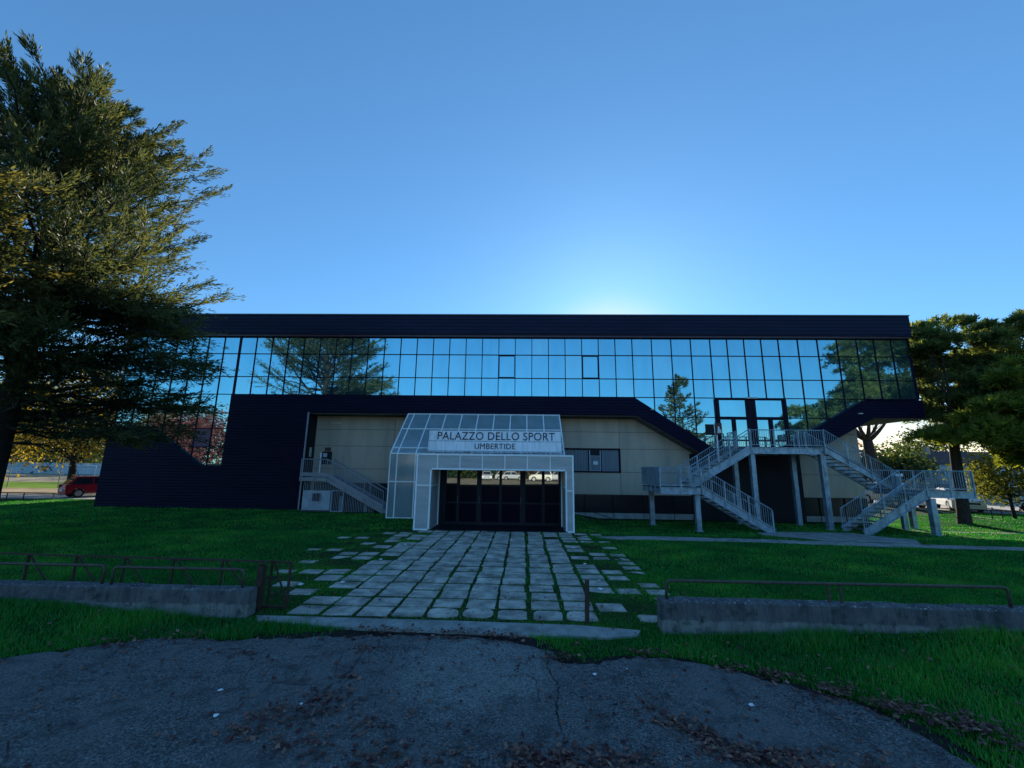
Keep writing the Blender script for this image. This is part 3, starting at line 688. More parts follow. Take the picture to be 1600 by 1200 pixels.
# door set
df = MB(); y0, y1 = YD, YD + 0.06
panes = [(-3.20, -2.76, 1.66), (-2.63, -1.93, 1.61), (-1.73, -1.0, 1.63), (-0.89, -0.14, 1.63), (0.09, 0.76, 1.66), (0.88, 1.47, 1.68)]
xs = OX0
for (a, c, zb) in panes:
    df.box(xs, a, y0, y1, 0.02, OT + 0.02); xs = c
    df.box(a, c, y0, y1, zb - 0.08, zb); df.box(a, c, y0, y1, 0.02, 0.14); df.box(a, c, y0 + 0.004, y1, 0.85, 0.92); df.box(a, c, y0, y1, OT - 0.03, OT + 0.02)
df.box(xs, OX1, y0, y1, 0.02, OT + 0.02)
ds = df.build("entrance_doors", M['black'], porch)
tg = MB(); lg = MB()
for q, (a, c, zb) in enumerate(panes):
    k = 0.004 * (q % 3 - 1)
    tg.quad((a, YD + .03, zb), (c, YD + .03 + k, zb), (c, YD + .03 + k, OT - .02), (a, YD + .03, OT - .02)); lg.quad((a, YD + .035, 0.1), (c, YD + .035, 0.1), (c, YD + .035, zb - 0.06), (a, YD + .035, zb - 0.06))
tg.build("transom_glass", M['mirror2'], ds); lg.build("door_glass", M['glassdark'], ds)
for xx in (-2.7, -1.82, -0.1): MB().tube([(xx, YD - 0.04, 0.85), (xx, YD - 0.04, 1.15)], 0.010, 6).build("door_handle", M['wire'], ds)

# ------------------------------------------------------------------ sign
sign = thing("name_sign", "white two-tier board reading PALAZZO DELLO SPORT UMBERTIDE on the porch roof", "sign", (-1.3, 19.4, 3.04))
def tilt_box(x0, x1, z0, z1, d0, th):
    m = MB(); lean = 0.16
    pts = [(d0 + lean * (z0 - 3.04), z0), (d0 + lean * (z1 - 3.04), z1), (d0 + th + lean * (z1 - 3.04), z1), (d0 + th + lean * (z0 - 3.04), z0)]
    n = len(m.v)
    for xx in (x0, x1): m.v += [(xx, y, z) for y, z in pts]
    m.f += [(n, n + 1, n + 2, n + 3), (n + 7, n + 6, n + 5, n + 4)] + [(n + i, n + (i + 1) % 4, n + 4 + (i + 1) % 4, n + 4 + i) for i in range(4)]
    return m
tilt_box(-4.42, 1.72, 3.51, 3.98, 19.36, 0.05).build("upper_board", M['signw'], sign)
tilt_box(-4.43, 1.74, 3.05, 3.485, 19.35, 0.05).build("lower_board", M['signw'], sign)
rl = MB(); rl.box(-4.43, 1.78, 19.36, 19.41, 2.98, 3.035)
for k in range(14): rl.box(-4.2 + 0.45 * k, -4.12 + 0.45 * k, 19.33, 19.36, 2.93, 3.05)
rl.build("sign_rail", M['galv'], sign)
def lettering(txt, xc, zc, width, height, yb):
    cu = bpy.data.curves.new("lettering", 'FONT'); cu.body = txt; cu.size = 1.0; cu.align_x = 'CENTER'; cu.extrude = 0.012; cu.resolution_u = 4
    cu.space_character = 1.05
    o = bpy.data.objects.new("tmp", cu); COL.objects.link(o); bpy.context.view_layer.update()
    me = bpy.data.meshes.new_from_object(o.evaluated_get(bpy.context.evaluated_depsgraph_get()))
    bpy.data.objects.remove(o)
    co = np.array([v.co for v in me.vertices]); mn, mx = co.min(0), co.max(0)
    sx = width / (mx[0] - mn[0]); sz = height / (mx[1] - mn[1])
    for v in me.vertices:
        u = (v.co.x - (mn[0] + mx[0]) / 2) * sx; w = (v.co.y - (mn[1] + mx[1]) / 2) * sz
        z = zc + w; v.co = (xc + u, yb + 0.16 * (z - 3.04) - v.co.z - 0.012, z)
    bm = bmesh.new(); bm.from_mesh(me); bmesh.ops.remove_doubles(bm, verts=bm.verts, dist=1e-5); bmesh.ops.recalc_face_normals(bm, faces=bm.faces)
    seen = set(); bm.faces.ensure_lookup_table(); bm.verts.index_update()
    for f in list(bm.faces):                       # every letter is a mesh of its own
        if f.index in seen: continue
        isl = []; todo = [f]; seen.add(f.index)
        while todo:
            q = todo.pop(); isl.append(q)
            for e in q.edges:
                for g in e.link_faces:
                    if g.index not in seen: seen.add(g.index); todo.append(g)
        mb = MB(); idx = {}
        for q in isl:
            mb.f.append(tuple(idx.setdefault(v.index, len(idx)) for v in q.verts))
        mb.v = [None] * len(idx)
        for q in isl:
            for v in q.verts: mb.v[idx[v.index]] = tuple(v.co)
        mb.build("letter", M['letter'], sign)
    bm.free(); bpy.data.meshes.remove(me)
lettering("PALAZZO DELLO SPORT", -1.29, 3.745, 5.46, 0.37, 19.36)
lettering("UMBERTIDE", -1.33, 3.27, 1.87, 0.255, 19.35)

# ------------------------------------------------------------------ railings helper
NP = [0]
def railing(parent, a, c, h, mrail, posts=3, gap=0.115, name="railing", double=False, base=0.10, rr=0.022, skirt=0.0, skirt_mat=None):
    """a,c: floor points of the run; hand rail, bottom rail, balusters (sub-part) and posts (sub-parts)"""
    a = Vector(a); c = Vector(c); Z = Vector((0, 0, 1)); L = (c - a).length
    m = MB(); m.tube([a + Z * h, c + Z * h], rr, 8)
    o = m.build(name, mrail, parent)
    if double: MB().tube([a + Z * (h - 0.14), c + Z * (h - 0.14)], rr * 0.8, 6).build("middle_rail", mrail, o)
    MB().bar(a + Z * base, c + Z * base, 0.03, 0.03).build("bottom_rail", mrail, o)
    n = max(2, int(L / gap)); bb = MB(); NP[0] += 1; e_ = 0.0023 * (NP[0] % 9)
    for i in range(1, n):
        p = a.lerp(c, i / n); bb.bar(p + Z * base, p + Z * (h - (0.14 if double else 0.02)), 0.013, 0.013, (0, 1, 0))
    bb.build("balusters", mrail, o)
    for i in range(posts):
        p = a.lerp(c, i / (posts - 1)); MB().bar(p - Z * (0.22 + e_), p + Z * (h - 0.01 - e_), 0.036 + e_, 0.026 + e_, (0, 1, 0)).build("post", mrail, o)
    if skirt:
        sk = MB(); sk.bar(a + Z * (0.02 + skirt / 2), c + Z * (0.02 + skirt / 2), 0.01, skirt); sk.build("skirt_panel", skirt_mat or mrail, o)
    return o

def channel(m, a, c, depth=0.28, flange=0.07, th=0.02, side=-1):
    """channel-section stringer"""
    a = Vector(a); c = Vector(c); d = (c - a).normalized(); u = Vector((0, 1, 0)).cross(d)
    if u.z < 0: u = -u
    m.bar(a, c, th, depth, u)
    for s in (-1, 1):
        o = u * (s * (depth / 2 + 0.012)) + Vector((0, side * flange / 2, 0)); m.bar(a + o, c + o, flange, 0.022, u)

# ------------------------------------------------------------------ right-hand steel staircase
st = thing("steel_staircase", "galvanised steel double staircase rising to the upper glass doors", "staircase", (12.3, 18.5, -0.2))
ZP, ZL, ZG = 3.41, 1.57, -0.20
YL0, YL1 = 18.5, 19.65; YU0, YU1 = 19.95, 21.2
# platform
pl = MB(); pl.box(10.62, 14.0, 20.05, 22.18, ZP - 0.06, ZP); platform = pl.build("platform", M['grat'], st)
bm_ = MB()
channel(bm_, (10.6, 20.02, ZP - 0.16), (14.02, 20.02, ZP - 0.16), 0.26)
channel(bm_, (10.6, 22.1, ZP - 0.16), (14.02, 22.1, ZP - 0.16), 0.26, side=1)
for xx in (10.62, 12.3, 14.0): bm_.box(xx - 0.03, xx + 0.03, 20.06, 22.06, ZP - 0.29, ZP - 0.07)
bm_.build("platform_beams", M['galv'], platform)
def hcol(x, y, z0, z1, w=0.20):
    m = MB(); m.box(x - w / 2, x + w / 2, y - w / 2, y - w / 2 + 0.02, z0, z1); m.box(x - w / 2, x + w / 2, y + w / 2 - 0.02, y + w / 2, z0, z1); m.box(x - 0.012, x + 0.012, y - w / 2 + 0.02, y + w / 2 - 0.02, z0, z1)
    m.box(x - w * 0.5, x - w * 0.5 + 0.012, y - w / 2 + 0.02, y + w / 2 - 0.02, z0, z1)
    m.box(x - w * 0.75, x + w * 0.75, y - w * 0.75, y + w * 0.75, z0 - 0.02, z0 + 0.015)
    m.build("column", M['galv'], st)
hcol(10.72, 20.15, ZG - 0.06, ZP - 0.3); hcol(13.93, 20.15, ZG - 0.06, ZP - 0.3, 0.22); hcol(10.8, 21.95, ZG - 0.07, ZP - 0.3); hcol(13.55, 21.7, ZG - 0.07, ZP - 0.3)
hcol(7.42, 18.62, ZG, ZL - 0.3); hcol(17.1, 18.55, ZG, ZL - 0.3, 0.22); hcol(6.2, 21.0, ZG - 0.06, ZL - 0.3); hcol(18.4, 21.0, ZG - 0.06, ZL - 0.3)
def flight(x0, z0, x1, z1, ya, yb, n):
    """from the low end (x0,z0) to the high end (x1,z1)"""
    m = MB(); off = 0.10
    for y, s in ((ya, -1), (yb, 1)): channel(m, (x0, y, z0 - off + 0.1), (x1, y, z1 - off), 0.27, side=s)
    fo = m.build("flight_stringers", M['galv'], st)
    for i in range(n):
        f = (i + 0.75) / n; x = x0 + (x1 - x0) * f; z = z0 + (z1 - z0) * (i + 1) / (n + 1) ; w = abs(x1 - x0) / n * 1.02
        s = MB(); s.box(x - w / 2, x + w / 2, ya + 0.02, yb - 0.02, z - 0.03, z); s.build("step", M['grat'], fo)
    return fo
flight(10.45, ZG, 7.62, ZL, YL0, YL1, 10); flight(14.15, ZG, 16.95, ZL, YL0, YL1, 10)
flight(7.62, ZL, 10.62, ZP, YU0, YU1, 10); flight(16.95, ZL, 14.0, ZP, YU0, YU1, 10)
for x0, x1 in ((5.86, 7.62), (16.95, 18.9)):
    lo = MB().box(x0, x1, YL0 + 0.03, YU1 - 0.03, ZL - 0.05, ZL).build("landing", M['grat'], st)
    m = MB(); channel(m, (x0, YL0, ZL - 0.13), (x1, YL0, ZL - 0.13), 0.24); channel(m, (x0, YU1, ZL - 0.13), (x1, YU1, ZL - 0.13), 0.24, side=1)
    for xx in (x0 + 0.03, (x0 + x1) / 2, x1 - 0.03): m.box(xx - 0.03, xx + 0.03, YL0 + 0.02, YU1 - 0.02, ZL - 0.25, ZL - 0.055)
    m.build("landing_beams", M['galv'], lo)
HR = 0.84
railing(st, (10.62, 20.0, ZP), (14.02, 20.0, ZP), 0.80, M['galv'], 4, 0.10)
railing(st, (10.62, 22.12, ZP), (10.62, YU1 + 0.05, ZP), 0.80, M['galv'], 2, 0.10); railing(st, (14.0, 22.12, ZP), (14.0, YU1 + 0.05, ZP), 0.80, M['galv'], 2, 0.10)
for y in (YU0 - 0.03, YU1 + 0.03):
    railing(st, (7.62, y, ZL), (10.62, y, ZP), HR, M['galv'], 4, 0.10, double=(y < 20.5)); railing(st, (16.95, y, ZL), (14.0, y, ZP), HR, M['galv'], 4, 0.10)
for y in (YL0 - 0.03, YL1 + 0.03):
    railing(st, (10.45, y, ZG + 0.08), (7.62, y, ZL), HR, M['galv'], 4, 0.10); railing(st, (14.15, y, ZG + 0.08), (16.95, y, ZL), HR, M['galv'], 4, 0.10)
railing(st, (5.86, YL0 - 0.03, ZL), (7.62, YL0 - 0.03, ZL), HR, M['galv'], 3, 0.10); railing(st, (16.95, YL0 - 0.03, ZL), (18.9, YL0 - 0.03, ZL), HR, M['galv'], 3, 0.10)
railing(st, (5.86, YU1, ZL), (7.62, YU1, ZL), HR, M['galv'], 3, 0.10); railing(st, (16.95, YU1, ZL), (18.9, YU1, ZL), HR, M['galv'], 3, 0.10)
railing(st, (18.9, YL0, ZL), (18.9, YU1, ZL), HR, M['galv'], 4, 0.10); railing(st, (5.86, YL0, ZL), (5.86, YU1, ZL), HR, M['galv'], 5, 0.10)
sc = MB()
for k in range(5):
    ya = YL0 + 0.06 + k * 0.52; sc.box(5.83, 5.842, ya, ya + 0.5, ZL + 0.05, ZL + HR - 0.03)
o = sc.build("screen_panel", M['galv'], st); o["label"] = "solid sheet panels on the end railing of the left landing"
nw = MB(); nw.box(16.86, 17.06, 19.72, 19.88, ZG + 0.05, 2.15); nwo = nw.build("newel_post", M['galv'], st)
MB().box(16.80, 17.12, 19.68, 19.92, 2.15, 2.27).build("post_cap", M['paper'], nwo)

# ------------------------------------------------------------------ left concrete staircase
ls = thing("concrete_staircase", "grey concrete staircase with bar railing left of the entrance porch", "staircase", (-9.3, 21.3, 0))
b = MB(); b.prism([(-11.35, 1.52), (-10.0, 1.52), (-7.0, -0.02), (-6.7, -0.02), (-6.7, 0.12), (-9.93, 1.70), (-11.35, 1.70)], 21.3, 22.15)
b.build("flight_slab", M['stairc'], ls)
for i in range(10):
    x = -9.95 + 0.29 * i; z = 1.70 - 0.155 * i
    MB().box(x, x + 0.29, 21.38, 22.1, z - 0.18, z).build("step", M['stairc'], ls)
railing(ls, (-11.3, 21.27, 1.74), (-9.97, 21.27, 1.74), 0.86, M['stairrail'], 3, 0.10, skirt=0.18, rr=0.026); railing(ls, (-9.97, 21.27, 1.74), (-6.98, 21.27, 0.2), 0.86, M['stairrail'], 4, 0.10, skirt=0.18, rr=0.026)
railing(ls, (-9.97, 22.12, 1.74), (-6.98, 22.12, 0.2), 0.86, M['stairrail'], 4, 0.10, skirt=0.18, rr=0.026)
cage = thing("store_cage", "barred store with a pale cabinet front beneath the concrete staircase", "cage", (-9.8, 21.45, 0))
bb = MB(); x = -11.15
while x < -7.3:
    zt = 1.50 if x < -10 else 1.50 - (x + 10) * 0.513
    if zt > 0.2: bb.box(x - 0.012, x + 0.012, 21.44, 21.464, 0.02, zt)
    x += 0.085
bb.build("bars", M['stairrail'], cage)
MB().box(-11.12, -9.72, 21.38, 21.43, 0.10, 1.05).build("cabinet_front", M['cab'], cage)
g = MB(); g.box(-10.64, -10.18, 21.34, 21.375, 0.50, 0.54); g.box(-10.64, -10.18, 21.34, 21.375, 0.91, 0.95); g.box(-10.64, -10.60, 21.34, 21.375, 0.54, 0.91); g.box(-10.22, -10.18, 21.34, 21.375, 0.54, 0.91)
go = g.build("grille_frame", M['stairrail'], cage); g2 = MB().box(-10.6, -10.22, 21.365, 21.378, 0.54, 0.91); g2.build("grille_opening", M['black'], go)
g3 = MB()
for k in range(5): g3.box(-10.55 + 0.075 * k, -10.535 + 0.075 * k, 21.345, 21.362, 0.54, 0.91)
g3.build("grille_bars", M['stairrail'], go)
g = MB(); g.box(-9.66, -9.62, 21.38, 21.43, 0.03, 1.07); g.box(-9.08, -9.04, 21.38, 21.43, 0.03, 1.07); g.box(-9.62, -9.08, 21.38, 21.43, 1.03, 1.07); g.box(-9.62, -9.08, 21.38, 21.43, 0.03, 0.07)
g.build("gate_frame", M['cab'], cage)
MB().box(-11.2, -7.0, 22.6, 22.64, 0, 1.4).build("back_board", M['black'], cage)
MB().box(-9.45, -9.3, 21.9, 22.0, 0.02, 0.75).build("stored_board", M['cab'], cage); MB().box(-8.1, -7.95, 21.8, 21.9, 0.02, 0.8).build("stored_board", M['cab'], cage)

def notice(loc, w, h, label, post_h):
    x, y, z = loc
    t = thing("notice_board", label, "notice board", (x, y, z - post_h))
    MB().tube([(x, y, z - post_h), (x, y, z + h)], 0.03, 8).build("post", M['white'], t)
    MB().box(x - 0.10 - w, x - 0.12, y - 0.04, y + 0.04, z, z + h).build("back_panel", M['black'], t)
    MB().box(x - 0.10, x - 0.10 + w * 0.8, y - 0.07, y - 0.035, z + 0.02, z + h + 0.06).build("poster_frame", M['poster'], t)
    m = MB(); cx = x - 0.10 + w * 0.45; m.poly([(cx - 0.10, y - 0.076, z + 0.10), (cx + 0.12, y - 0.076, z + 0.10), (cx + 0.09, y - 0.076, z + 0.25), (cx + 0.03, y - 0.076, z + 0.30), (cx + 0.03, y - 0.076, z + 0.4), (cx - 0.05, y - 0.076, z + 0.42), (cx - 0.06, y - 0.076, z + 0.26)])
    m.build("white_figure", M['paper'], t)
notice((9.35, 20.5, 3.98), 0.42, 0.52, "dark notice board with white figure on a white post by the steel stairs", 1.3)
lb = thing("notice_post", "slim pale post with a dark box beside the concrete stair landing", "post", (-10.5, 21.7, 1.72))
MB().tube([(-10.55, 21.7, 1.72), (-10.55, 21.7, 2.95)], 0.03, 8).build("post", M['white'], lb)
MB().box(-10.5, -10.02, 21.7, 21.82, 2.35, 3.0).build("dark_box", M['black'], lb); MB().box(-10.42, -10.22, 21.66, 21.69, 2.72, 2.92).build("label_plate", M['cab'], lb)
MB().box(-10.36, -10.1, 21.66, 21.8, 3.01, 3.22).build("poster", M['poster'], lb)
# small ramp rail by the porch right side
rr_ = thing("ramp_handrail", "low dark handrail on the grass right of the porch", "handrail", (4.0, 21.4, -0.25))
m = MB(); m.tube([(3.3, 21.5, -0.27), (3.3, 21.5, 0.25), (4.4, 21.5, -0.1), (4.4, 21.5, -0.28)], 0.018, 6); m.build("rail", M['black'], rr_)
m = MB(); m.box(2.0, 3.25, 20.9, 22.6, -0.3, -0.10); m.build("dark_step", M['black'], rr_)

# ------------------------------------------------------------------ low walls, pipe rails, gate, bollard
def low_wall(name, x0, x1, y0, y1, pts_top, label):
    m = MB(); n = 40; V = []
    rs = random.Random(int(x0 * 10)); k = 0
    secs = []
    for i in range(n + 1):
        x = x0 + (x1 - x0) * i / n; zt = pts_top[0] + (pts_top[1] - pts_top[0]) * i / n + rs.gauss(0, 0.006); yo = pts_top[2] * i / n
        secs.append([(x, y0 + yo - 0.012, -0.15), (x, y0 + yo + rs.gauss(0, 0.004), 0.2), (x, y0 + yo + rs.gauss(0, .004) + 0.004, zt - 0.02), (x, y0 + yo + 0.03, zt), (x, y1 + yo - 0.02, zt), (x, y1 + yo, -0.15)])
    for s in secs: m.v += s
    for i in range(n):
        for j in range(5): a = 6 * i + j; m.f.append((a, a + 1, a + 7, a + 6))
    m.f.append(tuple(range(6))); m.f.append(tuple(6 * n + j for j in range(5, -1, -1)))
    o = m.build(name, M['wallc']); tag(o, label, "wall"); return o
low_wall("low_wall", 2.07, 9.5, 6.78, 7.03, (0.45, 0.42, -0.02), "mossy low concrete wall right of the path with one long pipe rail")
low_wall("low_wall", -14.5, -4.33, 6.98, 7.22, (0.47, 0.41, -0.0), "mossy low concrete wall left of the path with two pipe hoops")
def hoop(x0, x1, y, z0, z1, r=0.022):
    c = 0.07; pts = [(x0, y, z0)]
    for a in (0, 30, 60, 90): pts.append((x0 + c - c * math.cos(R(a)), y, z1 - c + c * math.sin(R(a))))
    for a in (90, 60, 30, 0): pts.append((x1 - c + c * math.cos(R(a)), y, z1 - c + c * math.sin(R(a))))
    pts.append((x1, y, z0)); return MB().tube(pts, r, 10)
rr1 = thing("pipe_rail", "long brown pipe rail standing on the right low wall", "rail", (4.7, 6.9, 0.42))
hoop(2.19, 7.25, 6.9, 0.42, 0.705).build("hoop", M['railp'], rr1, smooth=True)
for xx in (4.62, 4.80): MB().tube([(xx, 6.9, 0.42), (xx, 6.9, 0.68)], 0.022, 8).build("post", M['railp'], rr1)
tag(hoop(-6.70, -4.52, 7.1, 0.40, 0.69).build("pipe_hoop", M['railp'], smooth=True), "brown pipe hoop on the left low wall nearest the gate post", "rail")
tag(hoop(-9.8, -6.86, 7.1, 0.40, 0.71).build("pipe_hoop", M['railp'], smooth=True), "brown pipe hoop on the left low wall farther from the gate post", "rail")
gt = thing("metal_gate", "rusty folded lattice gate standing behind the left low wall", "gate", (-6.5, 7.45, 0))
m = MB(); yg = 7.42
m.bar((-12.5, yg, 0.83), (-3.92, yg, 0.745), 0.035, 0.026); m.bar((-12.5, yg, 0.10), (-3.92, yg, 0.04), 0.04, 0.035); m.bar((-3.94, yg, 0.04), (-3.94, yg, 0.74), 0.035, 0.035)
x = -12.0
while x < -4.2:
    m.bar((x, yg, 0.07), (x, yg, 0.78), 0.03, 0.03); x += 0.86
m.build("gate_frame", M['rust'], gt)
m = MB(); x = -12.0
while x < -4.2:
    m.bar((x + 0.02, yg + 0.02, 0.76), (min(x + 0.62, -3.95), yg + 0.02, 0.08), 0.022, 0.022); x += 0.86
m.build("gate_braces", M['rust'], gt)
gp = MB(); gp.box(-4.40, -4.30, 7.24, 7.34, -0.1, 0.72); gp.bar((-4.44, 7.3, 0.735), (-4.22, 7.24, 0.79), 0.12, 0.02)
tag(gp.build("gate_post", M['rust']), "rusty square gate post at the end of the left low wall", "post")
bo = thing("bollard", "single rusty steel bollard standing on the slab path", "bollard", (1.0, 7.04, 0))
MB().tube([(0.995, 7.04, -0.1), (1.01, 7.04, 0.64)], 0.036, 12).build("post", M['rust'], bo); MB().tube([(1.01, 7.04, 0.641), (1.01, 7.04, 0.66)], 0.040, 12).build("cap", M['railp'], bo)

# ------------------------------------------------------------------ trees
def unit(a): return a / np.maximum(np.linalg.norm(a, axis=-1, keepdims=True), 1e-9)

def cards_mesh(P, Dv, L, W, tint, mat_, name, parent):
    """diamond leaf faces: base P, direction Dv, length L, width W"""
    n = len(P); rv = unit(rng.normal(size=(n, 3))); s = unit(np.cross(Dv, rv))
    mid = P + Dv * (L * 0.45)[:, None]; tip = P + Dv * L[:, None]
    V = np.stack([P, mid + s * (W / 2)[:, None], tip, mid - s * (W / 2)[:, None]], 1).reshape(-1, 3)
    F = np.arange(4 * n).reshape(n, 4)
    return np_mesh(name, V, F, mat_, np.repeat(tint, 4), parent)

def wood(m, pts, r0, r1, k=5):
    n = len(pts); m.tube(pts, [r0 + (r1 - r0) * i / (n - 1) for i in range(n)], k, False)

def trunk_pts(x, y, h, bend, n=9, z0=-0.3, seed=0):
    rs = random.Random(seed); a = rs.random() * 6
    return [(x + bend * math.sin(a + 2.2 * i / n), y + bend * math.cos(a + 1.7 * i / n), z0 + (h - z0) * i / (n - 1)) for i in range(n)]

def fronds(P, Dv, Ln, per, cl, cw, spread):
    """turn twigs (start, dir, length) into many needle cards"""
    k = len(P); s = rng.random((k, per)) ** 0.8
    base = P[:, None, :] + Dv[:, None, :] * (s * Ln[:, None])[..., None]
    d = unit(Dv[:, None, :] + rng.normal(scale=spread, size=(k, per, 3)) * (1.15 - s)[..., None])
    base = base + rng.normal(scale=0.035, size=base.shape)
    L = cl * (0.6 + 0.8 * rng.random((k, per))) * (1.1 - 0.4 * s); W = cw * (0.7 + 0.6 * rng.random((k, per)))
    return base.reshape(-1, 3), d.reshape(-1, 3), L.ravel(), W.ravel()

def conifer(name, label, cat, loc, h, prof, nb, fol, bark, trunk_r=0.4, twigs=24, per=13, cl=0.34, cw=0.085, z_lo=3.0, leaders=(), droop=0.0, group=None, az_bias=None, stubs=0, boughs=()):
    x, y, z = loc
    t = thing(name, label, cat, loc, group); m = MB()
    zs = np.array([p[0] for p in prof]); rs_ = np.array([p[1] for p in prof])
    tp = trunk_pts(x, y, h, trunk_r * 0.5, 10, -0.3, int(abs(x) * 7)); m.tube(tp, [trunk_r * (1.25 if i == 0 else 1) * (1 - 0.93 * i / 9) for i in range(10)], 12)
    def axis(zz):
        i = min(8, max(0, int((zz + 0.3) / (h + 0.3) * 9))); a = tp[i]; c = tp[i + 1]; f = (zz - a[2]) / (c[2] - a[2]); return np.array([a[0] + (c[0] - a[0]) * f, a[1] + (c[1] - a[1]) * f, zz])
    TP, TD, TL, TT = [], [], [], []
    def branch(p0, az, L, e0, curve, r, nt, bare=0.2):
        nseg = 7; hv = np.array([math.cos(az), math.sin(az), 0.0]); sv = np.array([-hv[1], hv[0], 0])
        wob = rng.normal(scale=0.03 * L, size=(nseg, 3)); wob[0] = 0; ph = rng.random() * 6
        ss_ = np.linspace(0, 1, nseg)
        pts = p0 + hv * (L * ss_)[:, None] + np.array([0, 0, 1]) * (L * (e0 * ss_ + curve * ss_ ** 2))[:, None] + sv * (0.10 * L * np.sin(ph + 3 * ss_) * ss_)[:, None] + wob * 0.6
        wood(m, [tuple(q) for q in pts], r, max(0.008, r * 0.12), 5)
        k = nt; s = bare + (1 - bare) * rng.random(k) ** 0.85; s[:2] = 1.0
        idx = np.clip((s * (nseg - 1)).astype(int), 0, nseg - 2); fr_ = s * (nseg - 1) - idx
        P = pts[idx] * (1 - fr_)[:, None] + pts[idx + 1] * fr_[:, None]
        T = unit(pts[idx + 1] - pts[idx]); side = rng.choice([-1.0, 1.0], k)
        D = unit(T * (0.55 + 0.7 * s)[:, None] + sv * (side * (1.15 - 0.75 * s))[:, None] + np.array([0, 0, 1]) * (rng.normal(0.10 - droop, 0.32, k))[:, None])
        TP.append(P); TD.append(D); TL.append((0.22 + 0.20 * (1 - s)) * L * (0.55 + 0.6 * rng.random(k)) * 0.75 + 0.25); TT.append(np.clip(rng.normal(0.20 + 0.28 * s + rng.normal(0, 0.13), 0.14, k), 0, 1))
    for i in range(nb):
        zz = z_lo + (h * 0.97 - z_lo) * (i + rng.random()) / nb; rmax = float(np.interp(zz, zs, rs_))
        az = rng.random() * 2 * math.pi if az_bias is None or rng.random() > 0.35 else az_bias + rng.normal() * 0.7
        L = rmax * (0.62 + 0.42 * rng.random()); f = zz / h
        branch(axis(zz), az, L, 0.02 + 0.45 * f ** 2 - droop * 0.5, 0.10 + 0.25 * f, 0.03 + 0.012 * L, int(twigs * (0.45 + 0.55 * L / rs_.max()) * (1.0 if f > 0.25 else 0.8)))
    for (zz, az, L) in boughs: branch(axis(zz), az, L, 0.06, -0.10, 0.05, 44, 0.25)
    for (dx, dy, zb, zt) in leaders:
        b0 = axis(zb); e = np.array([x + dx, y + dy, zt]); c = np.array([x + dx * 0.85, y + dy * 0.85, zb + (zt - zb) * 0.45])
        pts = [tuple(b0 * (1 - s) ** 2 + c * 2 * s * (1 - s) + e * s * s) for s in np.linspace(0, 1, 8)]; wood(m, pts, 0.10, 0.015, 6)
        for q in range(24):
            s = 0.3 + 0.7 * q / 23; p = b0 * (1 - s) ** 2 + c * 2 * s * (1 - s) + e * s * s; L = 0.35 + 2.3 * (1 - s) ** 0.9
            branch(p, rng.random() * 6.28, L, 0.55, 0.25, 0.018, 7, 0.1)
    for i in range(stubs):
        zz = z_lo * 0.5 + (h * 0.45) * rng.random(); L = float(np.interp(zz, zs, rs_)) * (0.4 + 0.4 * rng.random()); az = rng.random() * 6.28
        p = axis(zz); hv = np.array([math.cos(az), math.sin(az), 0]); pts = [tuple(p + hv * L * s + np.array([0, 0, L * (0.12 * s - 0.25 * s * s)]) + rng.normal(scale=0.04, size=3) * (s > 0)) for s in np.linspace(0, 1, 6)]
        wood(m, pts, 0.05, 0.008, 4)
        for q in range(6):
            s0 = np.array(pts[2 + q % 4]); d = unit(hv + rng.normal(scale=0.6, size=3)); wood(m, [tuple(s0), tuple(s0 + d * 0.6), tuple(s0 + d * 1.1 + np.array([0, 0, -0.1]))], 0.014, 0.004, 3)
    m.build("trunk", bark, t, smooth=True)
    P = np.concatenate(TP); D = np.concatenate(TD); L = np.concatenate(TL); T = np.concatenate(TT)
    b, d, l, w = fronds(P, D, L, per, cl, cw, 0.55)
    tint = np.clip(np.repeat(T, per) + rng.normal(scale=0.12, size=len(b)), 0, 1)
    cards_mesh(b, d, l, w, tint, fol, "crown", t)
    return t

